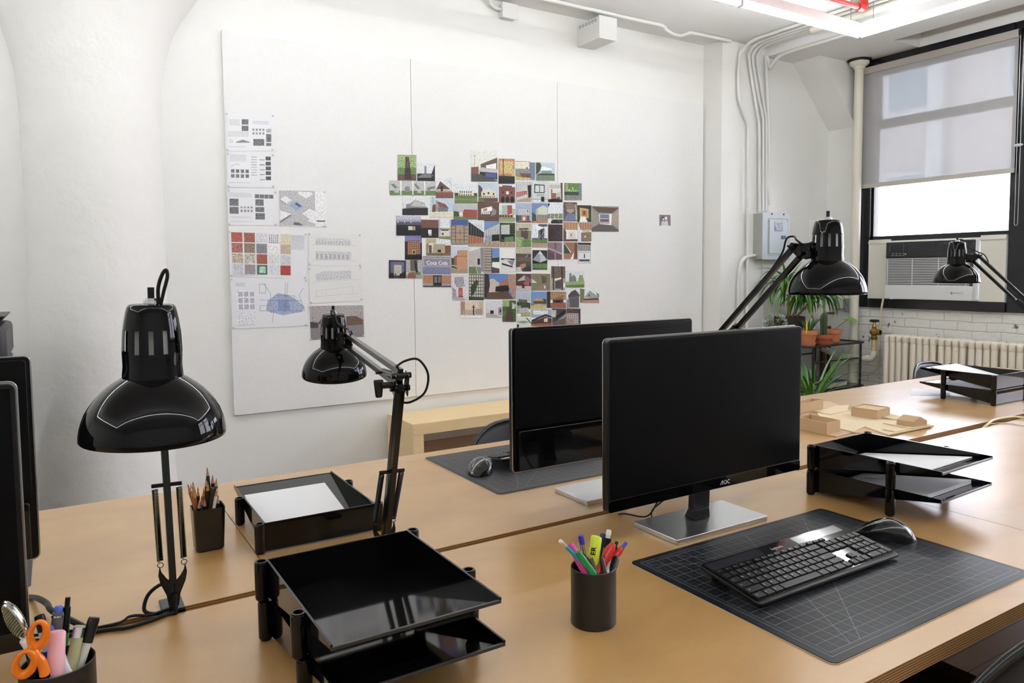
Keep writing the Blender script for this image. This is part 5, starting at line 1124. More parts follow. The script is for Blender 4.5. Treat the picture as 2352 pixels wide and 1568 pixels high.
# ================================================================== PRINTS ON THE PINBOARD
def print_mat():
    M, nt, b = node_mat('photo_print'); N, L = nt.nodes, nt.links
    a = N.new('ShaderNodeAttribute'); a.attribute_name = 'Col'; t = N.new('ShaderNodeTexCoord')
    n = N.new('ShaderNodeTexNoise'); n.inputs['Scale'].default_value = 150; n.inputs['Detail'].default_value = 8; L.new(t.outputs['Object'], n.inputs['Vector'])
    mr = N.new('ShaderNodeMapRange'); mr.inputs['From Min'].default_value = .32; mr.inputs['From Max'].default_value = .68; mr.inputs['To Min'].default_value = .25; mr.inputs['To Max'].default_value = 1.9; L.new(n.outputs['Fac'], mr.inputs[0])
    mx = N.new('ShaderNodeMix'); mx.data_type = 'FLOAT'; L.new(a.outputs['Alpha'], mx.inputs[0]); mx.inputs[2].default_value = 1; L.new(mr.outputs[0], mx.inputs[3])
    vm = N.new('ShaderNodeVectorMath'); vm.operation = 'SCALE'; L.new(a.outputs['Color'], vm.inputs[0]); L.new(mx.outputs[0], vm.inputs['Scale']); L.new(vm.outputs[0], b.inputs['Base Color'])
    b.inputs['Roughness'].default_value = .35; return M
pmat = print_mat()
PAL = dict(w='#f2f2f2', k='#15141a', dk='#2a262c', gy='#8d8c8e', lg='#c9cacc', dg='#4d4b50', sk='#b9cfe6', ps='#dfe6ee', bs='#5f93d6', db='#3a57b0', pu='#5b5878', lv='#a9a6c4', gr='#5f8a34', dgr='#33502a', lgr='#93b75a', ol='#8b8a5c', br='#6b4a3a', dbr='#3b2a26', tn='#b99a78', or_='#d07a35', rd='#b8382c', rs='#8d4a3c', pk='#d4a79c', cr='#e6dcc0', yl='#d9b948', au='#a8562c', mn='#a9cdb6', bl='#6f7fae', st='#7b8087')
def pcol(s):
    nz = 0.0
    if s.endswith('*'): nz = 1.0; s = s[:-1]
    elif s.endswith('~'): nz = .5; s = s[:-1]
    c = lin(PAL[s]) if s in PAL else lin(s); l_ = .3*c[0]+.55*c[1]+.15*c[2]; c = [(l_+(x-l_)*.68)*(.88 if l_ < .6 else 1) for x in c]; return (c[0], c[1], c[2], max(nz, .42))
YB = 4.3795
def place_print(name, quad, ops, label, cat, group, lift=.0, tilt=0, base='w', th=.0006):
    """quad: four picture corners TL TR BR BL brought to the board's plane"""
    Q = [atY(x, y, YB-lift) for x, y in quad]; cen = sum(Q, V((0, 0, 0)))/4
    for q_ in Q: q_.y = YB-lift
    def uv(u, v, d=0): return Q[0]*(1-u)*(1-v)+Q[1]*u*(1-v)+Q[2]*u*v+Q[3]*(1-u)*v+V((0, -th-d, 0))
    mb = MB(); mb.col = pcol(base)[:3]+(0.0,)
    F = [uv(0, 0), uv(1, 0), uv(1, 1), uv(0, 1)]; Bk = [q_+V((0, 0, 0)) for q_ in Q]
    mb.hexa([Bk[3], Bk[2], Bk[1], Bk[0]], [F[3], F[2], F[1], F[0]])
    d = 0
    for op in ops.split(';'):
        w_ = op.split()
        if not w_: continue
        d += .00006
        if w_[0] == 'S':            # stripes: S col x0 y0 x1 y1 n duty h/v
            mb.col = pcol(w_[1]); x0, y0, x1, y1 = [float(a)/10 for a in w_[2:6]]; n = int(w_[6]); du = float(w_[7])
            for i in range(n):
                if w_[8] == 'v': a = x0+(x1-x0)*i/n; mb.poly([uv(a, y1, d), uv(a+(x1-x0)*du/n, y1, d), uv(a+(x1-x0)*du/n, y0, d), uv(a, y0, d)])
                else: a = y0+(y1-y0)*i/n; c = a+(y1-y0)*du/n; mb.poly([uv(x0, c, d), uv(x1, c, d), uv(x1, a, d), uv(x0, a, d)])
        elif w_[0] == 'T':          # lettering: T col x y size text
            mb.col = pcol(w_[1]); x, y, s_ = float(w_[2])/10, float(w_[3])/10, float(w_[4]); add_text(mb, ' '.join(w_[5:]), s_, uv(x, y, d), (uv(1, 0)-uv(0, 0)).normalized(), (uv(0, 0)-uv(0, 1)).normalized(), True)
        elif w_[0] == 'O':          # disc
            mb.col = pcol(w_[1]); x, y, rx, ry = [float(a)/10 for a in w_[2:6]]; mb.poly([uv(x+rx*math.cos(t*PI/8), y-ry*math.sin(t*PI/8), d) for t in range(16)])
        elif w_[0] == 'L':          # thin line
            mb.col = pcol(w_[1]); p = [float(a)/10 for a in w_[3:]]; wd = float(w_[2]); P_ = [uv(p[i], p[i+1], d) for i in range(0, len(p), 2)]
            for a, b in zip(P_, P_[1:]):
                s_ = (b-a).cross(V((0, 1, 0))).normalized()*wd; mb.poly([a-s_, b-s_, b+s_, a+s_])
        else:
            mb.col = pcol(w_[0]); p = [float(a)/10 for a in w_[1:]]
            if len(p) == 4: x0, y0, x1, y1 = p; p = [x0, y0, x1, y0, x1, y1, x0, y1]
            pts = [uv(p[i], p[i+1], d) for i in range(0, len(p), 2)]; mb.poly(pts)
    # make every face look into the room
    o = mb.build(name, pmat, smooth=0); me = o.data
    o.location = cen; 
    for v in me.vertices: v.co = v.co-cen
    fl = [p_ for p_ in me.polygons if p_.index >= 6 and p_.normal.y > 0]
    for p_ in fl: p_.flip()
    return tag(o, label, cat, group)
PH = [
(913,355,956,415,'lgr* 0 0 10 10;gr* 0 5 10 8;br* 0 7.5 10 10;dbr* 4.2 .8 6 .8 7.5 9.5 3.8 9.5;br* 5 .8 5.8 .8 6 5 4.6 5','stone chimney standing in bright green woods'),
(958,372,999,416,'ps 0 0 10 10;gy 4 2 5.2 2 5.2 6 4 6;dk 0 6 8 6 10 1 10 10 0 10;st 3 6.2 8 6.2 8 8.2 0 8.2;k 0 8.5 10 8.2 10 10 0 10;yl 8.6 6.8 9 7.2','low dark house with a square chimney under pale sky'),
(895,414,1001,448,'lg 0 0 10 10;w 2.2 0 2.5 10;w 4.8 0 5.05 10;w 7.4 0 7.65 10;gr 0 7 2.2 10;gr 2.5 7 4.8 10;gr 5.05 7 7.4 10;gr 7.65 7 10 10;st .2 2.6 .8 2.2 1.7 4.8 1.2 6;lg .9 5.5 1.8 5 2 8.5 1 8.5;gy 3.1 5 3.8 3.6 4.3 5 4.2 8 3.3 8;st 5.2 2.5 5.6 2 6.5 5.5 6 6.2;lg 5.8 6 6.6 5.5 6.8 8.5 5.9 8.5;st 8.2 4.6 9.7 3.5 9.9 5 8.6 6;gy 8 4.8 8.6 4.5 8.7 8 8.2 8','strip of four small views of tilted grey boxes on grass'),
(1001,409,1041,455,'ps 0 0 10 10;L gy .0008 8 0 9 5;L gy .0008 6 .5 9 3;br* 0 6 2.5 1.5 8.5 5.6 1 5.6;tn~ 0 6 9 6 10 8 0 8;rs* 0 7 10 7 10 10 0 10;k 2.8 4 4 4 4 6.6 2.8 6.6','pointed brown roof with a bare tree beside it'),
(1044,422,1096,467,'ps 0 0 10 10;dgr* 0 4.6 10 4.6 10 6.4 0 6.2;cr 1.8 3.4 8 3.4 8.6 6 1.6 6;S k 2.2 3.6 8 4.6 6 .4 v;S dg 2 5 8 6 6 .4 v;gr~ 0 6.1 10 6.3 10 10 0 10;ol~ 0 7.5 10 7.8 10 8.6 0 8.3','long white house on a wide green field'),
(1099,419,1143,463,'sk 0 0 10 10;dg* 0 1 2 3 2 7 0 8;cr 1.4 5 3 3.2 4.6 5 4.6 8 1.4 8;cr 3.8 4 5.2 2.8 6.8 4 6.8 8 3.8 8;cr 6.4 5 7.8 3.4 9 5 9 8 6.4 8;k 2.4 5.4 3.2 6.5;k 4.7 5 5.6 6;k 7.4 5.4 8.2 6.5;S k 1.5 7 9 7.8 8 .4 v;br 0 8 10 8 10 10 0 10;gr 0 8.6 3 8.6 3 10 0 10','cream gingerbread style house with three gables'),
(1082,345,1142,417,'#e4e6dc 0 0 10 10;L k .0009 1.3 1.2 1.2 5;L k .0009 .8 1.6 1.9 1.8;br 3.6 4.4 10 2.2 10 6.4 3.6 6.4;w 5.6 4.8 9.6 4 9.6 6.4 5.8 6.4;lg 2.6 6.4 4 5.4 10 6 10 7.2 3 7;k 3.2 6.8 10 7.2 10 9.4 3.2 8.2;db 5.4 7.2 9.6 7.4 9.6 9 5.4 8.4;rs 0 5.4 2.8 5.2 2.8 7.6 0 7.6;dg 0 7.4 3.2 7.6 10 9.6 10 10 0 10','large street view of a shopfront with awning and utility pole'),
(924,452,983,494,'ps 0 0 10 10;gy 1.4 6 1.4 4 3 3.6 5 1.4 8.6 3.4 9 5 10 6 10 10 0 10 0 6.5;lg 3 5 5 1.5 8.8 4 9 5.4;dk~ 0 6.6 4 6 10 6 10 10 0 10;L k .0007 .4 3 .5 7','misty grey barn fading to dark ground'),
(988,452,1041,499,'sk 0 0 10 8;L dg .0012 1 0 1.6 5;rs 2.8 2 6.5 3.4 8 5.6 4 5.6;tn 2.4 1.8 3.2 1.8 3.3 7 2.2 7;br* 1 4 2.3 3.6 2.3 7.6 .8 7.4;st* 3.3 4.4 7.8 5.6 7.4 7.6 3.3 7.6;cr 0 7.4 10 7 10 10 0 10','small cabin with a red metal roof and stone chimney'),
(1042,468,1096,504,'lg 0 0 10 8;dgr* 0 4.6 2 5 3.4 8 0 8.2;rd 4.5 3.4 10 3.8 10 9.2 3.8 8.6 3.8 5.4;S rs 4.5 3.6 10 9 12 .3 v;w 2.2 5.6 3.8 5.2 3.8 7.8 2.4 7.8;gr 0 8 10 9 10 10 0 10','bright red corrugated shed on grass'),
(1097,463,1146,508,'br~ 0 0 10 10;w 1.6 3.6 6.6 2.2 7 4.6 1.8 5.4;or_ 2.6 3.6 4.4 3.2 4.4 4.6 2.6 5;gy 6.8 3 8.8 4.4 8.6 6.4 6.2 7.4;S ps 1.6 5 6 6.4 5 .7 v','small illuminated paper model house on a brown surface'),
(910,495,967,541,'#c9c4dc 0 0 10 2.4;lv 0 2 10 4;pu 0 3 10 10;dk 0 4.6 10 10;#1c1a28 0 6 10 10;S w .6 2.6 8.4 3.6 3 .1 v;cr 4.8 5.2 7.6 5.4 7.6 7.2 4.8 7.2;or_ 6.4 5.4 7.5 5.5 7.5 7 6.4 7','dark wall at dusk with one small orange lit window'),
(967,504,1007,546,'rs 0 0 10 4.6;S br 0 0 10 4.6 9 .35 v;dk 0 4.6 10 10;k 3 5 7 9;w 4 5.6 6 7.6;lg 4.2 7.6 6 7.6 6 8.8 4.4 8.8','rusty brown roof over a dark wall with a bright doorway'),
(1008,503,1035,549,'lg 0 0 10 10;ps 1 0 9 4.4;st 0 4.6 10 4.8 9 5.4 1 5.4;cr 1.5 5.4 8.5 5.4 8.5 8.4 1.5 8.4;k 2 5.4 8 5.8;br 2.4 6.8 4 8;ol 0 8.8 10 8.6 10 10 0 10','pale porch with grey ceiling and a small bench opening'),
(1036,504,1075,562,'db 0 0 10 2.4;tn 0 2.2 10 9.3;S dbr 0 2.4 10 9.3 5 .12 h;S dbr 0 2.4 10 9.3 4 .12 v;S tn 3 2.4 7 9.3 2 .5 h;gy 0 9.2 10 10','facade of tan brick panels with a blue strip of sky above'),
(1076,505,1112,566,'ps 0 0 10 10;dk 0 .6 9.8 4.6 9.8 8 0 8.6;S st 0 1.5 9.6 6.4 6 .12 v;or_~ 0 5.6 9.8 6.6 9.8 8.6 0 9.2;S k .5 5.8 9.8 9 8 .25 v;tn 0 9 10 8.6 10 10 0 10','dark screened pavilion glowing orange at its base'),
(1112,508,1147,567,'bs 0 0 10 6;lg~ 0 3.6 10 .8 10 5.6 0 5.8;S gy 0 3 10 5.6 7 .2 v;#91a8c4* .2 5.6 5 5.6 5 7.8 .2 7.8;k 5 5.2 10 5 10 7.8 5 7.8;tn* 0 7.8 10 7.6 10 10 0 10','weathered plank building under blue sky with a dark opening'),
(1148,511,1183,567,'dgr* 0 0 10 10;lg .8 1 6.4 .8 6.4 4.8 .8 4.8;S k 6.4 1 10 4.8 3 .25 v;S k 6.4 1 10 4.8 4 .2 h;k 1 5 9.4 6.8;gr* 3 6 9 5.6 9 8 3 8.4;tn* 0 8 10 7.8 10 10 0 10','white screen wall and planting in front of a dark frame'),
(1146,424,1183,466,'ps 0 0 10 10;rs~ 0 1 2 1 2.2 .2 8 .4 8 1.2 10 1.2 10 10 0 10;S dbr 1.5 2 8 3 4 .3 v;O k 2.3 8.2 1.2 1.8;O k 5.2 8.2 1.2 1.8;O k 8.2 8.2 1.2 1.8;k 2 3.6 2.8 4.8;w 4.4 3.6 6 5.2;k 7.4 3.6 8.2 4.8','red brick mansion front with three dark arches'),
(1145,364,1182,422,'or_* 0 0 10 7.2;yl* 1 1 9 6;k 2.6 0 3.1 7;yl 8 2 10 2.2 10 7 8 6.8;bl 8.8 2.6 9.7 4.2;#1c1c1f 0 6.8 10 7 10 10 0 10','golden autumn foliage above a black band'),
(1184,370,1229,413,'ol~ 0 0 7.5 10;cr~ 0 .4 7 .2 7 4 0 4;bl~ 7 .5 10 .5 10 10 7.4 10;O k 5.8 3.6 .5 .5;O ol 5.8 3.6 .3 .3;gy* 0 4 7 4.4 7 7 0 7;br* 2 6.4 7.6 6.6 8 9 3 8.6;yl* 0 8.2 7.6 9 7.6 10 0 10','hazy olive interior with wheels along a wall'),
(1231,373,1274,415,'sk 0 0 10 6;w 3 2 9 3.4 7 4.6 2.6 4.4;dgr* 0 0 2.2 0 2.8 2 2 5 0 7;#7f9d9a 3 4.4 8 4.4 9 6.4 2.4 6.4;dgr* 1.4 6 9.8 6 10 7.2 0 7.2;#6f8a6a~ 0 7 10 7 10 10 0 10','low pavilion by a lawn under a soft blue sky'),
(1185,416,1220,463,'lg 0 0 10 10;S dg 0 .6 9.6 4.6 9 .15 h;S w 1 0 9 9 6 .3 v;rd 0 5.4 7.2 4.6 7.2 6.4 0 8;S w 0 5.4 7.2 8 6 .2 v;k 7.6 2 10 1.6 10 7.4 8 8.4;tn 2 9 10 7.8 10 10 0 10','red and white gridded shopfront seen at an angle'),
(1222,416,1257,464,'#dde6e8 0 0 10 10;S gy 0 0 10 8.6 9 .1 v;S gy 0 0 10 8.6 9 .1 h;k 1.4 1.4 8.2 1.6 8.2 5.6 1.4 5.6;#cfdad8 2 2 4.6 5.2;#cfdad8 5 2 7.7 5.2;mn 3 6.2 8 7.2;k 5.8 7.4 8 9.8;k 0 8.6 10 8.8','white tiled wall with a black framed window and stool'),
(1259,419,1292,464,'#dcdcd8 0 0 10 10;lg 1 1 9 3;br 8.6 0 10 0 10 10 9 10;au 2 5.4 5.6 5.4 5.6 8.4 2 8.4;rd 2 3.4 2.8 3.4 2.8 5.4 2 5.4;#c7d1ac 6 5 8.4 5 8.4 8 6 8;k 0 8.6 5 8.2 9 8.6 10 10 0 10;pu 6 7.4 8.4 8.4','white interior with an orange cabinet and timber post'),
(1296,420,1336,460,'ol* 0 0 10 10;lgr* 1 .6 8 5;gr* 2 0 9 4;dgr* 0 5 10 7;bl* 8.4 1 10 1 10 10 8.2 10;w 2.6 3.6 3 4.6;w 4.6 2.6 5 3.6;gy* 1.5 7 9 7 10 10 0 10','greenhouse like space filled with hanging plants'),
(1146,469,1183,509,'ps 0 0 10 7;mn 1.8 .6 5.2 .4 5.2 6 1.8 6;rd 5.2 .4 8 .5 8 5.4 5.2 6;#b8c190 8 2.4 10 2.4 10 6 8 6;#c5dcd0 0 3 1.8 3 1.8 6 0 6;or_ 0 6 9 6 9 7.6 0 7.6;S k .4 6.2 9 7.4 5 .45 v;lgr 0 8 10 8 10 10 0 10;gy 0 7.6 10 7.6 10 8.4 0 8.4','mint green and red block building on a lawn'),
(1185,466,1221,511,'#a9bfe6 0 0 10 10;lg 1.6 2.6 8.6 2.6 8.6 6.4 1.6 6.4;L k .0008 1.6 2.6 8.6 2.6;w 6.8 3 8 5;dg 7 3.3 7.8 4.7;pu 1.6 6.2 8.6 6.4 8.6 9 1.6 9;or_ 3.4 6.4 6.8 6.4 6.8 9 3.4 9;w 4.4 7.2 5.8 8.8;dgr* 0 6 1.6 6.4 1.6 9.4 0 9.4;rs 1 9.2 9.6 9 10 10 0 10','grey shed with a warm lit porch under a blue sky'),
(1222,466,1257,512,'#6f8ad6 0 0 10 10;#cfd6bb 2.4 3.2 7.4 1 10 2.2 10 5.8 2.4 5.8;#c0c8aa 2.4 5.8 2.4 3.2 4 2.6 4 6;dgr* 0 4.6 2.4 6 3 9.6 0 9.8;br 3 6 10 6 10 9.4 3.4 9.6;S cr 3 6 10 9.4 7 .35 v;or_* 0 9 10 9.2 10 10 0 10','white gable raised on timber posts against deep blue'),
(1258,467,1292,513,'#dfe5ea 0 0 10 10;k* 0 0 1.6 0 .4 2;ps 1.4 1.6 9.6 .8 10 5 3 5.2 .6 3.6;#7c8c66* 0 5.2 10 5 10 7.6 0 7.6;S cr 1.6 4.8 9.6 9.2 3 .12 v;dk 2.6 8 10 8 10 10 2 10;L cr .0008 2 5.6 8 9;L cr .0008 8 5.6 2 9','white hull like volume held up on a light frame'),
(1294,464,1325,508,'br* 0 0 10 10;tn 1 .8 5 .4 9 1 7.6 5 5 6 2.6 5;S dbr 1 .8 9 4 4 .4 h;pu* 0 2.4 2 3.6 2.4 8 0 9.6;bl 3 6 8 6 10 9.6 0 10;#cfc4b4 8.6 1 9.4 1 10 9 9 9','arched timber ceiling over a blue walkway'),
(1326,471,1358,510,'dgr~ 0 0 10 10;#3a3426 0 0 10 3;yl 1.6 1.4 8 2.2 8 7.6 1.8 7.4;or_ 3 2.6 7 3 7 6.6 3 6.6;br 4 3.4 5.6 3.4 5.6 5.6 4 5.6;w 2.4 6.6 5.6 6.8 7.4 10 1.4 10','glowing yellow timber doorway in a dark wood'),
(1359,473,1421,532,'gy 0 0 10 10;br* 0 .2 10 .6 7.6 2.6 2.4 2.4;#a39e84 0 1 2.4 2.6 2.8 6.6 0 8.6;#b39f88 10 1 7.6 3 7.4 6.6 10 9;ps 2.6 3 7.4 3 7.2 6.4 2.8 6.4;bl 3 3.2 6.4 4.8;rs 3 5 6.4 6.2;w 6.4 3 7.4 3 7.2 7 6.6 7;w 3 6.8 7.2 6.8 7.4 7.4 3 7.4;#6a5c5e 2.8 7 7.4 7.4 10 9.6 10 10 0 10 0 8.6','large square print of a bare concrete room, far right of the collage'),
(1185,513,1220,567,'ol* 0 0 10 10;#c9c0a2* 0 0 10 3;br 2 2 8 1.8 8 2.6 2 2.8;dg* 3.4 3 8 3 8 6.4 3.4 6.4;br 3.2 2.6 3.8 7;br 6.2 2.6 6.8 7;lgr* 0 5.8 5 5.8 5 10 0 10;gr* 4 7 10 7 10 10 4 10','ruined timber frame among trees and ferns'),
(1222,514,1257,568,'#5b5d70* 0 0 10 10;ps* 0 0 4 6;ps* 8 1 10 1 10 6 8 6;w 2 .6 8.4 1.4 4 2.8;k 5.6 2.4 6.6 2 6.6 7 5.6 7;L lg .001 2 3 8 7;L lg .001 8 3 3 7.4;gr* 0 6.6 10 6.6 10 8 0 8;tn 0 8 10 8.2 10 10 0 10','crossed braces of a dark tower in frosty woods'),
(1259,515,1292,554,'#41302f 0 0 10 10;#372726 0 3 5 3 5 10 0 10;L rs .0007 2 1 9 6;L rs .0007 9 3 3 9','nearly plain dark maroon panel with faint crossing seams'),
(1294,510,1326,554,'#c07d44 0 0 10 4;S #e0aa6c 0 .3 10 4 5 .25 v;#6b4a34 0 3 2 5 2 9.6 0 9.6;#ded9ca 3 5 8.6 4.6 9.4 8.6 3 9.4;gy 5 6 6 7.4;br 0 9 10 8.8 10 10 0 10;w 3 4.8 3.8 4.8 3.8 9 3 9','timber beamed ceiling over a white sunlit floor'),
(1327,511,1358,554,'#b37442 0 0 10 4;S #e5ad6e 1 0 10 4 5 .2 v;#d9c29a 3 4 9 3.6 8 5.6 4 5.6;#dfe4ec 0 0 2 4 2.6 10 0 10;#8d7350~ 2.4 5.4 10 5 10 10 2.6 10;w 5 7 6 8','plywood ceiling fanning out over a pale curtain'),
(1258,556,1291,596,'#8d7384 0 0 10 10;rs 4.6 0 6 0 6 10 4.6 10;#cbb9c6 0 3 10 6.4 10 7 0 3.6;#6c4c58 0 4.4 10 7.4 10 10 0 10;#a88c9a 4.8 4 5.6 10;#59434f 0 6 4.6 7.4 4.6 10 0 10','purple toned detail of steel beams meeting a post'),
(1295,556,1326,595,'#b56f38 0 0 10 10;S #94552a 0 .5 10 6 7 .2 h;dgr~ 0 1 5 6 5 6.6 0 6.6;ps 0 0 1 1 5.6 6 4.8 6.2;w 5 9.6 7.6 5.6 7 10 5 10;#7f4722 8 0 10 0 10 10 7.4 10','orange plywood corner with a white triangular slot'),
(1327,557,1357,605,'lg 0 0 10 10;k 0 0 10 1;S br 0 1.2 10 3.2 8 .5 v;gy 0 3.2 10 3.8;ps~ .6 4.2 9.4 9.6;k 4.6 5.4 5.4 7.4;S dg 1 4.4 9 5 6 .3 v;dg* 1 8 9 9','slatted canopy above a snowy courtyard'),
(930,541,969,596,'#7c77c6 0 0 10 3.4;dk 0 2.4 10 3 10 10 0 10;or_~ 1.4 2 9 2 9 7.6 1.6 7.8;S br 1.4 2 9 7.6 7 .25 h;S br 1.4 2 9 7.6 6 .25 v;yl 4.2 6 6.2 7.8;dbr 4.7 6.3 5.8 7.5;k 0 8.4 10 8.4 10 10 0 10','lantern like brick building lit at night'),
(979,547,1035,587,'ol 0 0 10 10;#c8ba7c 0 0 4 0 4 3 0 3;ps 4 0 10 .6 10 2.8 4 2.8;cr 1 2.8 10 2.8 10 8.4 .6 8.4;#b6ad92 2.8 3.2 7.6 3.2 7.6 7 2.8 7;yl 2.6 7 7.6 7 7.6 8.4 2.6 8.4;rs 7.6 4 10 4 10 8.6 7.6 8.4;br 1 4 2.2 8.4;k 4.6 6.6 6 8;#7c6c5c 0 8.6 10 8.4 10 10 0 10','roadside shop with blank sand coloured billboard wall'),
(893,597,932,639,'#33345a 0 0 10 10;#6c6f92~ 1 1 9 7;#cfc8b0 3 2.6 7.4 2.6 7.6 8.4 3 8.4;S #a9a28a 3 3 7.4 8 4 .12 h;k* 0 7 3 7.6 3 10 0 10;rs 3.4 7.4 4.4 8.6;k 6.4 7.6 10 6 10 10 6 10','pale boarded shed lit against a dark blue evening'),
(933,596,970,639,'lg 0 0 10 10;S gy 0 0 10 7 9 .3 h;#6b6350 2.4 0 7 0 7 6 2.6 6;dbr 5 0 6.4 1 7 5 7.6 7.4 6 7.4 5.2 4;au 1.4 7 5 6.4 6.4 10 .4 10;gr* 4 7 9 6.6 9 8 5 8;S br 0 8 10 10 9 .3 v','bent tree trunk in front of pale slatted walls'),
(971,588,1036,659,'#9a97ae~ 0 0 10 3.8;#c9c2c8 .2 .6 9.8 3.2;#8f8ca6 .4 .8 9.6 3;T w 5 2.7 .036 Coca Cola;#8b90bd 0 3.6 10 3.6 10 6 0 6;S #5f659c 0 3.6 10 6 18 .35 v;S w 0 5.9 10 6.15 18 .6 v;#c3803f 0 6.1 10 6.1 10 9 0 9;dk 3.6 6.2 6.6 6.2 6.6 9.6 3.6 9.6;st 4 6.6 5 8.6;st 5.4 6.6 6.3 8.6;lv 0 8.9 3.6 8.9 3.6 9.6 0 9.6;lv 6.6 8.9 10 8.9 10 9.6 6.6 9.6;dg 0 9.6 10 10','large print of painted wall lettering above a striped blue awning'),
(1037,565,1074,627,'#c9cfe0 0 0 10 10;au 1.4 4 3.4 3.2 3.4 7.4 1.4 7.2;dgr* 0 4.4 1.6 4.4 1.6 7 0 7;#cf8848 3.4 1.6 9.9 1.4 9.9 8.8 3.2 8.6;S #e3a464 3.4 1.6 9.9 8.6 6 .4 v;#a8652c 3.4 3.6 9.9 3.5 9.9 3.8 3.4 3.9;dgr 0 7.2 3.4 7.8 3.2 8.4 0 8;#b59a72 0 8.2 10 8.8 10 10 0 10','tall orange timber cube of a house'),
(1077,568,1112,628,'#dfe4ec 0 0 10 10;#cfc9c0 0 1.6 7.4 .2 7.4 7 0 7;S #b1aaa2 0 1.4 7.4 7 8 .2 v;#9a8f92 7.4 0 10 0 10 9.8 7.6 9;k 5.6 4.2 7.2 4.2 7.2 6.6 5.6 6.6;lg 0 6.8 8 7 8 7.6 0 7.4;gr 0 7.4 4.4 7.4 5.6 10 0 10;gy 4.6 7.4 8 7.6 8 10 6 10','pale vertical board house beside a strip of lawn'),
(1113,569,1147,627,'#b4a695 0 0 5 10;S #5c4c44 0 0 5 10 9 .25 h;k 4.6 0 5.2 0 5.2 10 4.6 10;bs 5 0 10 0 10 3.6 5 3.6;dgr 5 3.8 10 3.6 10 5.6 5 5.6;w 5 5.8 10 5.6 10 8 5 7.4;#584a40 5 7.6 10 8.2 10 10 5 10','stacked log wall with a bright lake beyond'),
(1151,593,1183,625,'#dcdcd9 0 0 10 10;#3a3a3e 0 0 10 0 9 1.4 3 .4 0 1.4;gy 4 1.6 9.6 1.4 8 5.6;k .4 3.2 3 4 8.4 5.6 8 6.6 .6 4.6','sloping white roof with a dark strip window'),
(1185,568,1220,623,'#4f4a44* 0 0 10 10;#bfb28e* 0 0 10 2.6;gy 2.6 2 3.6 4 6 4 8 2.4 7 5 4 5;#6c5a44* 0 4 10 4 10 6 0 6;or_~ 3 7 6.4 6.6 6.6 8.6 2.6 9;lg* 0 8.4 3 8 4 10 0 10;#2f3844* 5 8.4 10 7.4 10 10 5 10','rocky garden path with a tan animal shape'),
(1223,574,1257,619,'#2b2a2f 0 0 10 10;#c6cbd4 5 .2 9.9 5 5.2 6.4 0 5;#9ba2b0 5 .2 5.2 6.4 0 5;#e8ecf0 5 .4 6.4 2 3.8 2;k 0 5.2 5 6.6 10 5.2 10 6.6 0 6.8;gr* 0 7 10 6.8 10 9.6 0 9.4','pyramid shaped grey roof with a bright peak'),
(1038,630,1075,689,'#d8d6dc 0 0 10 10;#a5a1ae* 1.6 1 7 .8 8 4.6 3 5 1.4 3;#a5a1ae* 0 5 2.4 6 3 9.6 .6 9.8;#b4b0bc 3 8.6 8 9.4 8 10 1 10;#dd4b28 4 5 6.6 5.1 6.6 8.5 4 8.3;w 5 7 5.4 7.4;br 4 8.3 7 8.5 7 9 4 8.8','white wall with an orange red door and palm shadow'),
(1077,629,1111,689,'#8b857a 0 0 10 10;S #5a5347 0 0 10 10 8 .35 h;S #ded6c6 .5 .3 10 10 6 .45 v;S #6d6658 0 0 10 10 8 .3 h;dgr* 1 5 5 2 6.6 3 4 7 1.4 9;dgr* 0 8.6 10 9 10 10 0 10','perforated block wall overgrown with a vine'),
(1112,628,1185,687,'#4a87d8 0 0 10 10;#d9c3ae 0 2.4 3 2 5 4 4.6 7 0 8;#3c2f38 0 0 1.4 .4 1.8 4 1.2 9 0 10;#b86a3c~ 4.4 4.4 6 2.6 7.8 1.4 8 4.4 5 5.2;#2c1c18 3.6 5 6 4.6 8 4.4 7.6 7 3.4 7;#b98c74 7.4 0 10 0 10 10 9 9.6 7.6 5;#6a4a36 1 7.4 7.4 6.8 9.2 10 .6 10','wide canyon rock view under a deep blue sky'),
(1185,628,1220,668,'#5b3430 0 0 10 10;#b6bfa9 5.6 .6 9.4 3.4 5.8 3.8 .6 4.4;#8a5c66 5.6 .6 10 3.2 10 5 6 5;#cf3a2a 5 5 8.6 4.6 8.6 7 5 6.4;#5a2b2a 0 4.4 5 4.4 5 6.2 0 6;#cdc4c8 0 7 10 7.2 10 10 0 10;#3e2a28 3.6 6 5.6 6 5.6 8.4 4 8.4','folded green and red roof over a courtyard'),
(1221,628,1264,667,'#8a7c50~ 0 0 10 10;#cfd6cf 0 3 3 5.4 0 6;#6f8f56 0 5.6 3.6 5.4 3 7 0 10;#5c4f35 5 1 8 2 7.6 5.6 5.6 6;#9a806a 4.8 6.4 6.6 6 8.6 10 1.6 10;#e5e1da 6.6 7 7.4 8.8','covered walkway beside green planting'),
(1266,611,1298,666,'#b7a68c* 0 0 10 10;#6f5f48* 0 0 10 5;dbr 1 0 1.8 0 2.2 10 1.2 10;dbr 7 0 8 0 8.4 10 7.2 10;#4c4852 2.8 6.4 7 5.6 7 9.4 2.8 9.4;w 2.4 5.4 7.2 4.6 7.2 5.2 2.6 6;w 8.6 7 10 7 10 9 8.6 9','dark house glimpsed between two tall tree trunks'),
(1299,622,1342,660,'#dce3ea 0 0 10 10;#7d8086* 1.8 7.8 2 1.6 2.8 1 3.2 3.4 4.4 2 5.6 4 5.8 7.6;#86a848* 6.4 6.6 7.4 2.4 9 2.4 9.8 5.6 9 7;lgr 0 6.6 10 6 10 10 0 10;gr~ 0 8.6 10 8 10 10 0 10','grey stone ruin and a round tree on bright grass'),
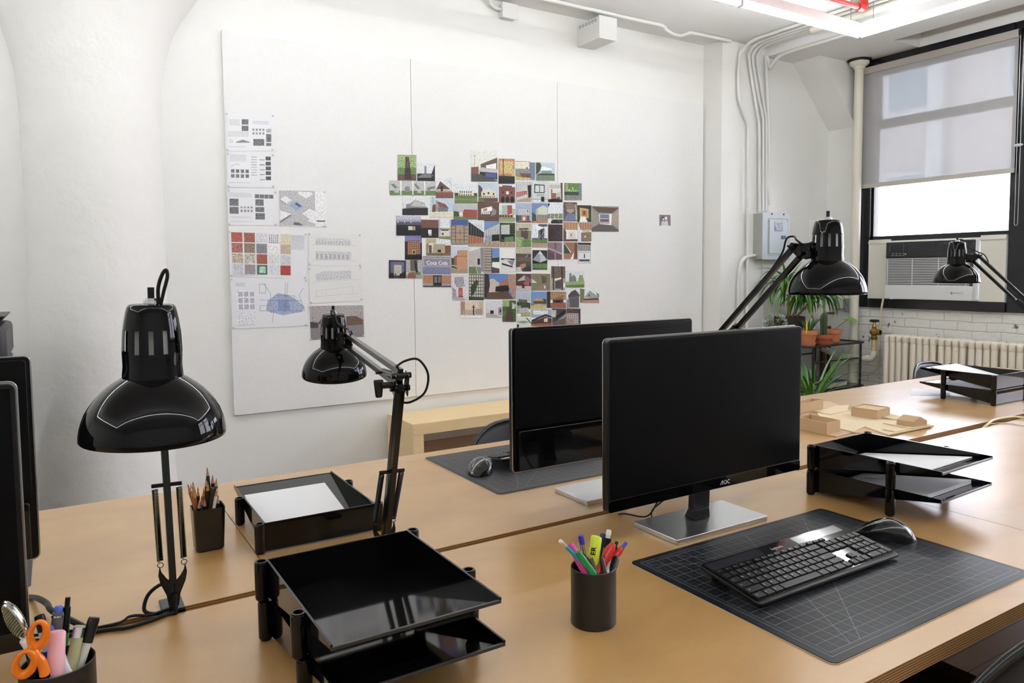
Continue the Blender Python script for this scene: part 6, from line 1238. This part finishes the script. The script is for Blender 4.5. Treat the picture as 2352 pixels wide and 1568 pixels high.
(1332,660,1376,696,'#e9edf2 0 0 10 10;#7a7f4c* 0 .6 2.4 1 2 9.8 0 9.8;#a9adb0 2 6.4 5 1.8 9.8 6 9.4 7;k 4.4 4.4 5 5.6;#6a4436 2 7 9.8 6.6 9.8 8.4 2 8.4;#c4907a 1.4 8.2 10 7.8 10 10 1 10;gy* 8.4 3 10 4 10 6 9 6','pale gabled barn with figures at a picnic, right end of the collage'),
(1302,663,1332,707,'#e6e6ec 0 0 10 10;#4a454e 1 3.4 3.4 1.4 6.4 .4 9.8 3 9.4 4.4 1 4.6;#7c7888 1.4 4.4 9.4 4 9.4 9.8 1.4 9.8;S #2f2c36 1.4 4.4 9.4 9.8 7 .5 v;gy* 0 6 1.8 5 2 10 0 10','dark thatched hut raised on close set poles'),
(1256,669,1300,707,'#8f8262* 0 0 10 5;#b9853f* 0 1 10 5;dbr 0 0 1.8 0 1.8 10 0 10;#a2603c 1.8 5 5.2 3.4 9 1.8 8.2 4.6 4 5.4;#4a3428 3 5.2 8.6 4.6 8.6 7.4 3 7.4;k 4.4 5.4 6.8 6.8;au* 1.8 7 10 6.6 10 10 1.8 10','cabin with rust coloured roof in autumn woods'),
(1220,669,1255,709,'#5f9ae0 0 0 10 10;dgr* 5.4 4 10 4.4 10 7 5 7;#d49a5a 1 5.6 3 4 7 4 8.4 5.6;#6a4a2c 1.4 5.6 8 5.4 8 7 1.4 7;#dfc04a~ 0 8 5 7.2 10 8 10 10 0 10;#8a8a34* 0 7 2 6 2 8 0 8.2','thatched golden hut on a sunny slope'),
(1187,670,1218,726,'#b6c6da 0 0 10 4;#6a5f56 1.2 3 7.6 3.2 8 5.4 1 5.4;dgr* 0 4 10 4.4 10 7 0 7;lgr* 0 5.6 3 5.6 3 9 0 9;#cfb6dc* 2 6.6 8.6 6.4 9 8.6 2 9;#a9b83c* 3 8.6 10 8 10 10 3 10','flower garden with a pink bloom patch in front of a house'),
(1058,691,1110,730,'#dcbca4 0 0 10 8.4;#b98c72 0 .4 1.8 .4 1.8 8 .2 8;#e6cdb6 2 0 8 0 8 5 2 5;S #cbb49a 1 5.4 9.6 8 9 .4 v;k 5.4 2.4 5.9 8.4;k 4.8 3.4 6.6 3.8;S #7a5f50 6.4 4.6 9.4 8 5 .4 h;w 0 8.4 10 8.4 10 10 0 10','peach coloured church interior with a slim cross'),
(1117,690,1153,730,'#cfdbe6 0 0 10 6;#dcd6da 0 6.4 3 4 10 .4 10 10 0 9.6;#bdb5bb 0 7 4 7.4 10 9.6 10 10 0 9.8;k* 2.4 5.6 4.6 7.6;#a29aa0 7.6 4 9.8 3.4 9.8 8.6 7.6 8;k 8.4 5 9.4 6.8','white chapel wall seen in sharp perspective'),
(1154,689,1185,739,'#3f6a34* 0 0 10 10;lgr* 0 0 5 3;#6c4438 4.4 3 6.4 3 8.6 10 1.4 10;S #4a2d28 3 3 8 10 6 .3 h;lg* 7 1 10 2 9 4 7 4;gr* 0 5 3 5 2 7 0 7.4','mossy brick steps climbing through greenery'),
(1187,729,1220,752,'#cfe0d4 0 0 10 10;#8fb09c 0 4 5 3 9 4 4 6;k 6 0 7 0 10 5 10 6;L dg .001 0 4 5 5.4 9 5;k 0 7 1.4 7 1.4 10 0 10','sliver of pale green glass above the monitor'),
(1220,710,1267,749,'#a5b9d6 0 0 10 5;#e8ebf0* 1 .6 8 3;#3c2c28 0 6.4 7 2.6 10 4 10 5 6.8 4 .4 7.4;#5a3a28~ 0 7.4 6.8 4.4 10 5.4 10 10 0 10;cr 6.2 5.6 8 5 8 7.4 6.2 7.4;au* 0 8.6 10 8 10 10 0 10','long dark sloping roof of a hall under clouds'),
(1268,708,1300,748,'#4c4448 0 0 10 10;lg* 0 1 3 1 2.6 5 0 5;k 2.6 4.6 10 .6 10 2 3 6;#a4a6aa 2 8 10 3 10 4.4 3.6 8.6;#6c605e 0 8 10 5 10 10 0 10','dark gable edge cutting diagonally past bright leaves'),
(1301,708,1333,746,'#8d7d7c 0 0 10 10;#5a3d40* 0 0 10 3.4;S #e0d9d4 .6 3 9 9.6 6 .2 v;S #e0d9d4 .6 3 9 9.6 5 .2 h;#3e3034 8.6 0 10 0 10 10 9 10;#b8867c* 0 6 5 6 5 9.6 0 9.6','woven branch grid in front of pinkish light'),
]
def LB(l):
    if l.startswith(('large', 'strip', 'sliver', 'wide', 'nearly')): a_, b_ = l, ' in the collage'
    else: a_, b_ = 'print of a '+l, ' in the collage'
    return a_+b_ if len((a_+b_).split()) <= 16 else a_
for x0, y0, x1, y1, ops, l in PH:
    place_print('photo_print', [(x0, y0), (x1, y0+(x1-x0)*.02), (x1, y1), (x0, y1-(x1-x0)*.005)], ops, LB(l), 'photo print', 'photo prints in the collage on the pinboard', lift=.0004*((x0*7+y0*3) % 4))
place_print('photo_print', [(1513, 492), (1541, 492.5), (1541.5, 519), (1513.5, 519.5)], '#7c6f77 .4 .4 9.6 9.6;#8d6a74 6.6 .6 9.5 9.4;O #2a1c2c 3.4 3.4 1.3 1.5;O #e3dde4 3.6 4 .7 .9;#d4ccd6 1.6 9.6 2.2 6.2 3.6 5.4 5 6.6 5.4 9.6;O #e6e1e6 5.8 3.4 1.1 1.6;#dcd7de 4.8 9.6 5 5.6 6 4.6 7.2 6 7.6 9.6;#4a4248 5.6 4.6 6.2 4.6 6 6.4', 'tiny purplish portrait print of two people alone at the right of the pinboard', 'photo print', None)
# drawing sheets at the left
LT = '#b9bac0'
def lines(x0, y0, x1, y1, n): return 'S #c6c7cd %s %s %s %s %d .35 h;' % (x0, y0, x1, y1, n)
def ph(x0, y0, x1, y1): return '#75767a* %s %s %s %s;' % (x0, y0, x1, y1)
SH = [
([(518, 258), (630, 263), (629, 346), (520, 347)], ph(3.2, 1.6, 4.6, 3)+ph(3.2, 3.3, 4.6, 4.7)+lines(.7, 1.8, 2.8, 3.4, 5)+lines(.4, 4.9, 4.6, 6.3, 5)+'O #9a9ba2 1 7.4 .28 .42;O w 1 7.4 .2 .3;#8d8e94~ 2 7.6 3.4 7 4.8 7.6 4.8 7.8 2 7.8;'+'S #9c9da4~ 5.4 4 8.2 4.6 4 .6 v;S #9c9da4~ 5.4 5 8.2 5.6 4 .6 v;'+ph(5.6, 6.8, 7.9, 8.6)+ph(8.3, 5.4, 9.4, 7.6)+ph(8.3, 7.9, 9.4, 8.7)+'#b9babf~ 8.3 4 9.4 5;'+lines(5.4, 2, 8.8, 3, 3)+lines(.3, 8.8, 4, 9.1, 1), 'topmost drawing sheet of small grey photographs and notes'),
([(521, 350), (630, 353), (631, 431), (522, 430)], lines(.6, .6, 4, 2.6, 7)+'L #8d8e94 .0009 .8 4 2 3.2 2.6 3.6;S #77787e* .8 4.8 4.8 5.8 4 .7 v;S #77787e* .8 6.2 4.8 7.2 4 .7 v;'+''.join('#55565a* %.1f %.1f %.1f %.1f;#8a8b90 %.1f %.1f %.1f %.1f;' % (8.1, .9+i*1.45, 9.2, 2+i*1.45, 6.8, 1.8+i*1.45, 7.9, 2+i*1.45) for i in range(5))+lines(5, 1, 6.2, 7, 8)+lines(.3, 8.6, 4.8, 8.9, 1), 'second drawing sheet down with a column of five dark thumbnails'),
([(523, 434), (636, 438), (637, 518), (524, 517)], ph(.3, 2.6, 2.1, 4.6)+ph(.3, 4.9, 2.1, 6.8)+lines(.2, 1, 4.8, 2.2, 5)+''.join(ph(5.4+i*.98, 1.2, 6.3+i*.98, 2.3) for i in range(4))+ph(5.5, 2.6, 7.2, 4.4)+ph(5.5, 4.8, 7.3, 6.2)+ph(5.5, 6.5, 7.4, 8.3)+'S #9c9da4~ 2.5 4.7 5.2 5.2 4 .6 v;S #9c9da4~ 2.5 5.6 5.2 6.3 4 .6 v;'+lines(.4, 7.6, 4.6, 8, 2)+lines(.3, 9, 4.8, 9.2, 1), 'third drawing sheet down with grey street photographs'),
([(642, 436), (748, 438), (749, 521), (643, 519)], '#c9c8cc .0 .1 7.6 9.8;#f1f1f4 .1 2.6 1.2 1.6 2.6 2.8 1.4 3.8;#9c9ca2 .1 2.6 1.4 3.8 1.4 4.2 .1 3;#8fb9e6 1.9 4.2 3.4 3 5.2 4.6 3.6 5.6;#3d5f8c 3.1 3.8 3.7 3.4 4.7 4.4 4.2 4.7;#f1f1f4 4 .4 6.8 .5 7.1 1.2 5.6 2.2 4 1;#f1f1f4 0 5.6 2.4 6.6 0 8.6;#85858b 0 8.6 2.4 6.6 2.4 7.2 0 9.2;#f1f1f4 4.8 6.4 6.4 5 7.6 5.8 7.6 7.6 6.6 8.2;#f1f1f4 5.8 8.4 7.6 7.4 7.6 9.2;#6d6d73 2.8 9.6 3 8.8 4.2 9 5 9.8;w 7.6 0 10 10;#77787e~ 7.9 8.2 9.8 8.6', 'sheet with a grey and blue block model rendering'),
([(525, 529), (706, 535), (704, 640), (529, 635)], ''.join('%s %.2f %.2f %.2f %.2f;' % (c, .3+(i % 5)*1.54, .35+(i//5)*2.3, 1.65+(i % 5)*1.54, 2.45+(i//5)*2.3) for i, c in enumerate(['#cc4a30~', '#b05a40*', '#dcdce4~', '#e8e8ee', '#e0d4a8', '#b8685a*', '#9a8468*', '#a4a4b2', '#f0f0f2', '#cdb894', '#cdb798*', '#d0c6bc*', '#b8542a', '#dfe2e4', '#d2d1da', '#cdcede~', '#a5949a~', '#2f7c66', '#dde0ea', '#c3242c']))+'S #3c3c44 5 .4 6.3 2.4 5 .35 v;S #e8e8ee 5 .4 6.3 2.4 5 .5 h;S #6b6b78 3.4 2.8 4.7 4.7 6 .3 v;#b6dcc4 3.7 7.6 4.5 9.0;'+lines(7.9, .6, 9.6, 3.8, 13)+lines(.4, 9.5, 3, 9.7, 1), 'colour sheet with a grid of material swatches in red, brick and green'),
([(529, 638), (707, 640), (706, 748), (534, 755)], '#c3c2da~ .7 2.4 2.9 6.2;S w .7 2.4 2.9 6.2 3 .25 h;S w .7 2.4 2.9 6.2 3 .25 v;#e8e9f1 .7 6.8 3 9.2;#a9bce8 4.6 4.6 6 3 7.4 3.4 8.6 4.6 9.6 6 9.2 7 6.6 7.6 4.4 6.6;#86a2e0 6 4.4 7.4 4.4 7.6 6.6 6 6.6;'+''.join('L #77788c .0009 %s;' % s for s in ('3.6 1.2 3.6 3 4.4 3 4.4 1.2 3.6 1.2', '4.2 1.2 5 3 5 5.4 3.6 5.6 3.6 6.6 9.6 6.8', '3.6 4.4 9.2 4.6', '7 .8 6.8 7', '7.3 .8 7 7', '9.4 2 8.8 3.4 9.2 5 9.6 6.8', '5.4 6.8 5.2 9', '6 3.6 8.2 3.6 8.2 4.6'))+'#d96a6a 5 6.8 5.2 7;'+lines(.6, 1, 1.8, 1.8, 3)+lines(.6, 9.3, 3, 9.5, 1), 'street map sheet with a blue shaded district'),
([(708, 534), (830, 537), (830, 612), (709, 609)], '#d9d8da 1.3 1.4 8 1.6 8 3.6 1.3 3.6;S #c9c8cc 1.4 2.4 7.9 3.5 12 .4 v;#d4d3d6 1.3 5.6 8 5.6 8 8 1.3 8.2;S #bfbec4 1.4 6.4 7.9 8 8 .5 v;L #b9b8be .0006 .6 3.7 9 3.7;L #b9b8be .0006 .6 8.3 9 8.3', 'pale sheet with two faint building elevations'),
([(709, 614), (832, 611), (834, 690), (712, 697)], '#d2d1d6~ 1.2 2 2.6 1.2 7.8 1.2 7.8 3.6 1.2 3.8;L #bdbcc2 .0006 .8 4.2 9 3.8;L #bdbcc2 .0006 1.2 8 1.2 6.6 8 5.8 8 7.6;L #bdbcc2 .0006 1 8.2 9 7.8;L #bdbcc2 .0006 3 8 3 6.4', 'pale sheet with a faint outline drawing of a low building'),
([(708, 701), (837, 699), (839, 774), (711, 783)], '#a59a9c .2 .2 9.8 9.8;#b8adb0~ .2 .2 9.8 4.6;#938a8e .2 6.4 9.8 6 9.8 9.8 .2 9.8;#6a4a42 1.6 5 2.8 2.8 4 2.8 4 6.6 2.2 6.2;#7c564a 6.6 3.4 8.4 3.4 9.6 4.6 9.6 6 6.6 6.2;dg 0.2 4.6 1.6 5 1.6 6.4 .2 6.4;L #4a4048 .0009 .7 3.2 .8 6;L #4a4048 .0009 9.2 2.4 9.2 6', 'mauve toned street photograph partly behind the second desk lamp'),
]
pin_m = mat('clear_pin_head', (.7, .7, .72), .2)
for i, (qd, ops, l) in enumerate(SH):
    o = place_print('drawing_sheet' if i < 8 else 'street_photo', qd, ops, l, 'drawing sheet' if i < 8 else 'photo print', 'sheets pinned on the left of the pinboard', lift=.0004*(i % 2), base='#eeeef4' if i < 6 else '#ecebe9')
    for j, (cx, cy) in enumerate(((qd[0][0]+3, qd[0][1]+3), (qd[1][0]-3, qd[1][1]+3), (qd[2][0]-3, qd[2][1]-3), (qd[3][0]+3, qd[3][1]-3))):
        p = atY(cx, cy, 4.374); MB().lathe([(.001, 0), (.006, .001), (.0045, .004), (.005, .007), (.001, .0075)], (p.x, 4.3775, p.z), 10, Matrix.Rotation(PI/2, 3, 'X')).build('push_pin', pin_m, o)
for x, y in ((1107, 475), (1182, 474)): pass
